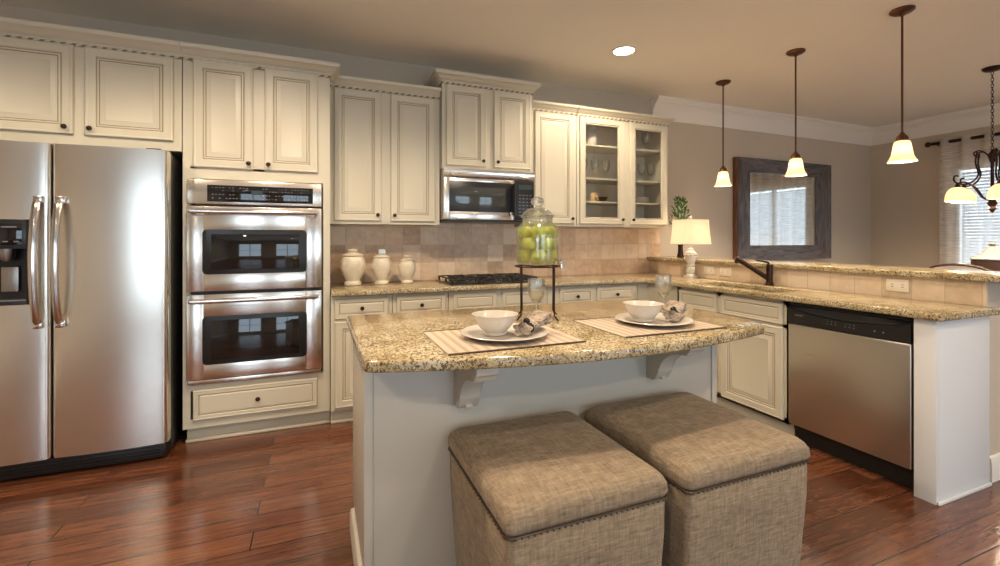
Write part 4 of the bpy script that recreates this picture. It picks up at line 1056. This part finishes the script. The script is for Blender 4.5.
# ================================================================== CURTAIN AND ROD
t = thing('curtain_rod', 'dark curtain rod with finial above the dining window', 'curtain rod', (6.70, -1.9, 2.41))
mb = MB(); mb.tube([(6.70, -.72, 2.415), (6.70, -3.2, 2.415)], .019, 10); mb.build('rod', M['bronze'], t)
for y in (-.635,):
    mb = MB(); mb.lathe([(.012, 0), (.022, .008), (.014, .018), (.03, .035), (.034, .05), (.026, .068), (.008, .078)], (6.70, -.72, 2.415), 16, axis='y'); mb.build('finial', M['bronze'], t)
mb = MB(); mb.tube([(6.70, -.74, 2.415), (6.795, -.74, 2.415)], .007, 8).lathe([(.022, 6.792), (.022, 6.799)], (0, -.74, 2.415), 12, axis='x'); mb.build('bracket', M['bronze'], t)
mb = MB(); rows = []; NU = 120; yA, yB = -.785, -1.95
for k in range(2):
    z = 2.455 if k == 0 else .04
    row = []
    for i in range(NU+1):
        u = i/NU; y = yA+(yB-yA)*u; a = u*2*PI*6.0
        row.append((6.70+(.040 if k == 0 else .050)*math.cos(a+PI/2), y+.006*math.sin(2*a), z))
    rows.append(row)
mid = [[tuple(rows[0][i][j]+(rows[1][i][j]-rows[0][i][j])*s_ for j in range(3)) for i in range(NU+1)] for s_ in (.1, .3, .5, .7, .9)]
mb.loft([rows[0]]+mid+[rows[1]], False, False, closed=False); cu = mb.build('sheer_curtain', M['sheer'], ang=80)
tag(cu, 'sheer linen curtain panel hanging over the dining window', 'curtain')

# ================================================================== DOWNLIGHTS
def downlight(x, y, label, e=E_CAN, spot=None):
    t = thing('recessed_light', label, 'ceiling light', (x, y, H), group='recessed ceiling lights')
    mb = MB(); mb.lathe([(.098, H-.0005), (.098, H-.006), (.080, H-.008), (.076, H-.0005)], (x, y, 0), 32, cap=False); mb.build('trim_ring', M['trim'], t)
    mb = MB(); mb.lathe([(1e-6, H-.0025), (.076, H-.0025), (.076, H-.0005)], (x, y, 0), 28, cap=False); mb.build('lens', M['can'], t)
    l = lamp('downlight_lamp', 'SPOT', (0, 0, -.02), e, WARM, parent=t, shadow_soft_size=.045, spot_size=2.6, spot_blend=.5)
downlight(2.03, -.90, 'lit recessed downlight in the ceiling before the glass-door cabinet', E_CAN)
downlight(.75, -2.22, 'recessed downlight above the island', E_CAN*1.25)
downlight(-.55, -1.75, 'recessed downlight in front of the double oven', E_CAN*1.35)
downlight(-1.95, -1.9, 'added unseen recessed downlight in front of the refrigerator', E_CAN)  # unseen fixture, added because the kitchen needed more light
downlight(1.9, -3.9, 'added unseen recessed downlight behind the ottomans', E_CAN)  # another unseen fixture, added to light the room
downlight(-1.6, -4.6, 'added fill downlight in the living area, on the refrigerator side', E_CAN*1.3)  # unseen, added as warm fill and to brighten reflections of the rear
downlight(1.0, -5.6, 'added fill downlight in the living area, before the tall windows', E_CAN*1.3)  # added out of view so the rear of the room reflects brighter
downlight(4.6, -4.6, 'added fill downlight in the living area, on the dining side', E_CAN*1.3)  # extra fill behind the camera, no known fixture here

# ================================================================== PENDANTS
def pendant():
    t = thing('pendant_light', 'x', 'pendant light', (0, 0, H), group='bell pendants over the bar')
    mb = MB(); mb.lathe([(.066, -.0005), (.066, -.010), (.050, -.022), (.018, -.028), (.012, -.040)], (0, 0, 0), 28); mb.build('canopy', M['bronze_r'], t, local=True)
    mb = MB(); mb.tube([(0, 0, -.03), (0, 0, -.80)], .0062, 10); mb.build('rod', M['bronze_r'], t, local=True)
    mb = MB(); mb.lathe([(.008, -.79), (.016, -.805), (.030, -.822), (.034, -.845), (.028, -.850)], (0, 0, 0), 22); mb.build('socket_cap', M['bronze_r'], t, local=True)
    mb = MB(); o_ = [(.026, -.848), (.040, -.856), (.046, -.880), (.050, -.910), (.057, -.945), (.073, -.978), (.077, -.984)]
    rows = []
    for r, z in o_+[(r-.004, z+.001) for r, z in o_[::-1]]:
        rows.append([((r*(1+.03*max(0, (-z-.93)/.05)*math.cos(8*2*PI*i/48)))*math.cos(2*PI*i/48), (r*(1+.03*max(0, (-z-.93)/.05)*math.cos(8*2*PI*i/48)))*math.sin(2*PI*i/48), z) for i in range(48)])
    mb.loft(rows, False, False); mb.build('lamp_shade', M['shade_glass'], t, local=True)
    MB().sphere((0, 0, -.90), .026, 14, 10, 1.2).build('bulb', M['bulb'], t, local=True)
    lamp('pendant_bulb_light', 'POINT', (0, 0, -.935), E_PEND, WARM, parent=t, shadow_soft_size=.02)
    return t
p = pendant()
pl_ = [(-.665, 'bell-shaped pendant farthest from the chandelier, above the bar near the back wall'), (-1.395, 'bell-shaped pendant hanging in front of the mirror'), (-2.095, 'bell-shaped pendant nearest the camera, next to the chandelier')]
for i, (y, lab) in enumerate(pl_):
    o = p if i == 0 else None
    if o is None:
        def cp(s_, par):
            c = s_.copy(); C.objects.link(c); c.parent = par
            for k in s_.children: cp(k, c)
            return c
        o = cp(p, None)
    o.location = ((3.345, 3.300, 3.305)[i], y, H); o['label'] = lab

# ================================================================== CHANDELIER
CXh, CYh = 5.212, -1.80
t = thing('chandelier', 'dark scrolled iron chandelier with amber glass bowl shades over the dining table', 'chandelier', (CXh, CYh, H))
mb = MB(); mb.lathe([(.066, H-.0005), (.066, H-.012), (.05, H-.028), (.02, H-.035)], (CXh, CYh, 0), 24); mb.build('canopy', M['bronze'], t)
mb = MB(); z = H-.035; k = 0
while z > 2.04:
    pts = []
    for i in range(13):
        a = 2*PI*i/12; u, v = .009*math.cos(a), .017*math.sin(a)
        pts.append((CXh+(u if k % 2 else 0), CYh+(0 if k % 2 else u), z-.015+v))
    mb.tube(pts, .0026, 5); z -= .027; k += 1
mb.build('chain', M['bronze'], t)
mb = MB(); mb.lathe([(.006, 2.045), (.016, 2.02), (.03, 2.0), (.016, 1.975), (.012, 1.95), (.012, 1.62), (.02, 1.60), (.036, 1.575), (.02, 1.55), (.028, 1.53), (.01, 1.50), (1e-6, 1.49)], (CXh, CYh, 0), 18); mb.build('central_column', M['bronze'], t)
def spline(P, n=8):
    out = []
    P = [Vector(p) for p in P]; Q = [P[0]*2-P[1]]+P+[P[-1]*2-P[-2]]
    for i in range(1, len(Q)-2):
        for j in range(n):
            s_ = j/n; a, b_, c, d = Q[i-1:i+3]
            out.append(.5*((2*b_)+(c-a)*s_+(2*a-5*b_+4*c-d)*s_*s_+(3*b_-a-3*c+d)*s_**3))
    out.append(P[-1]); return out
for deg in (69, -3, -75, -147, 141):
    an = math.radians(deg)
    ca, sa = math.cos(an), math.sin(an)
    P = lambda r, z: (CXh+r*ca, CYh+r*sa, z)
    mb = MB()
    mb.tube(spline([P(.010, 1.93), P(.035, 2.00), P(.085, 2.035), (P(.125, 2.02)), P(.118, 1.99), P(.10, 1.995)]), .006, 7)
    mb.tube(spline([P(.105, 2.025), P(.115, 1.93), P(.095, 1.83), P(.14, 1.765), P(.21, 1.745), P(.262, 1.775), P(.262, 1.82), P(.235, 1.82)]), .007, 7)
    mb.tube(spline([P(.012, 1.60), P(.07, 1.63), P(.13, 1.72), P(.19, 1.765), P(.24, 1.755)]), .007, 7)
    mb.tube([P(.24, 1.765), P(.24, 1.735), P(.24, 1.715)], [.008, .018, .030], 12)
    mb.build('arm', M['bronze'], t)
    mb = MB(); prof = [(.024, 1.722), (.045, 1.713), (.066, 1.690), (.080, 1.652), (.086, 1.600)]
    mb.lathe(prof+[(r-.004, z-.001) for r, z in prof[::-1]], (CXh+.24*ca, CYh+.24*sa, 0), 30, cap=False); sh = mb.build('lamp_shade', M['shade_glass'], t)
    MB().sphere((CXh+.24*ca, CYh+.24*sa, 1.665), .026, 12, 8).build('bulb', M['bulb'], sh)
    lamp('chandelier_bulb_light', 'POINT', (.24*ca, .24*sa, 1.625-H), E_CHAND, WARM, parent=t, shadow_soft_size=.02)

# ================================================================== DINING TABLE, CHAIR, CENTREPIECE
t = thing('dining_table', 'round dark wood dining table under the chandelier', 'table', (CXh, CYh, 0))
mb = MB(); mb.lathe([(.50, .725), (.56, .73), (.58, .745), (.575, .76)], (CXh, CYh, 0), 48); mb.build('tabletop', M['table'], t)
mb = MB(); mb.lathe([(.05, .08), (.08, .12), (.05, .2), (.075, .38), (.09, .48), (.05, .6), (.10, .70), (.20, .7245)], (CXh, CYh, 0), 24); mb.build('pedestal', M['table'], t)
for k in range(4):
    an = PI/4+k*PI/2; MB().tube([(CXh+.03*math.cos(an), CYh+.03*math.sin(an), .16), (CXh+.2*math.cos(an), CYh+.2*math.sin(an), .10), (CXh+.36*math.cos(an), CYh+.36*math.sin(an), .026)], [.035, .03, .025], 10).build('foot', M['table'], t)
t = thing('lidded_urn', 'grey lidded urn with a rusty band on the dining table', 'urn', (CXh, CYh, .7605))
mb = MB(); mb.lathe([(.075, 0), (.085, .01), (.075, .03), (.10, .08), (.120, .17), (.125, .235)], (CXh, CYh, .761), 28); mb.build('urn_body', M['stone_grey'], t)
mb = MB(); mb.lathe([(.125, .236), (.130, .245), (.130, .315), (.122, .322)], (CXh, CYh, .761), 28); mb.build('band', M['rust_band'], t)
mb = MB(); mb.lathe([(.136, .323), (.137, .332), (.10, .352), (.06, .385), (.035, .425), (.022, .437), (.016, .448), (.026, .458), (.022, .470), (.006, .474)], (CXh, CYh, .761), 28); mb.build('lid', M['stone_grey'], t)
# chair, back toward the kitchen
chx, chy = 4.50, -1.885
t = thing('dining_chair', 'cream upholstered dining chair with arched dark-trimmed back behind the bar', 'chair', (chx, chy, 0))
MB().box(chx, chx+.44, chy-.23, chy+.23, .40, .49, .03, seg=3).build('seat', M['cushion'], t)
arch = [(chy-.23, .50), (chy+.23, .50)]+[(chy+.23*math.cos(PI*i/16), .93+.125*math.sin(PI*i/16)**.85) for i in range(17)]
MB().prism(arch, chx-.055, chx-.010, axis='x', b=.006).build('backrest', M['cushion'], t)
MB().tube([(chx-.033, y, z+.008) for y, z in [(chy+.235, .50)]+arch[2:]+[(chy-.235, .50)]], .012, 8).build('back_frame', M['table'], t)
for sx in (0, 1):
    for sy in (-1, 1):
        x = chx-.03 if sx == 0 else chx+.40; y = chy+sy*.2
        MB().tube([(x, y, .0), (x+(.0 if sx else .0), y, .2), (x, y, .41 if sx else .52)], [.014, .02, .022], 8).build('leg', M['table'], t)
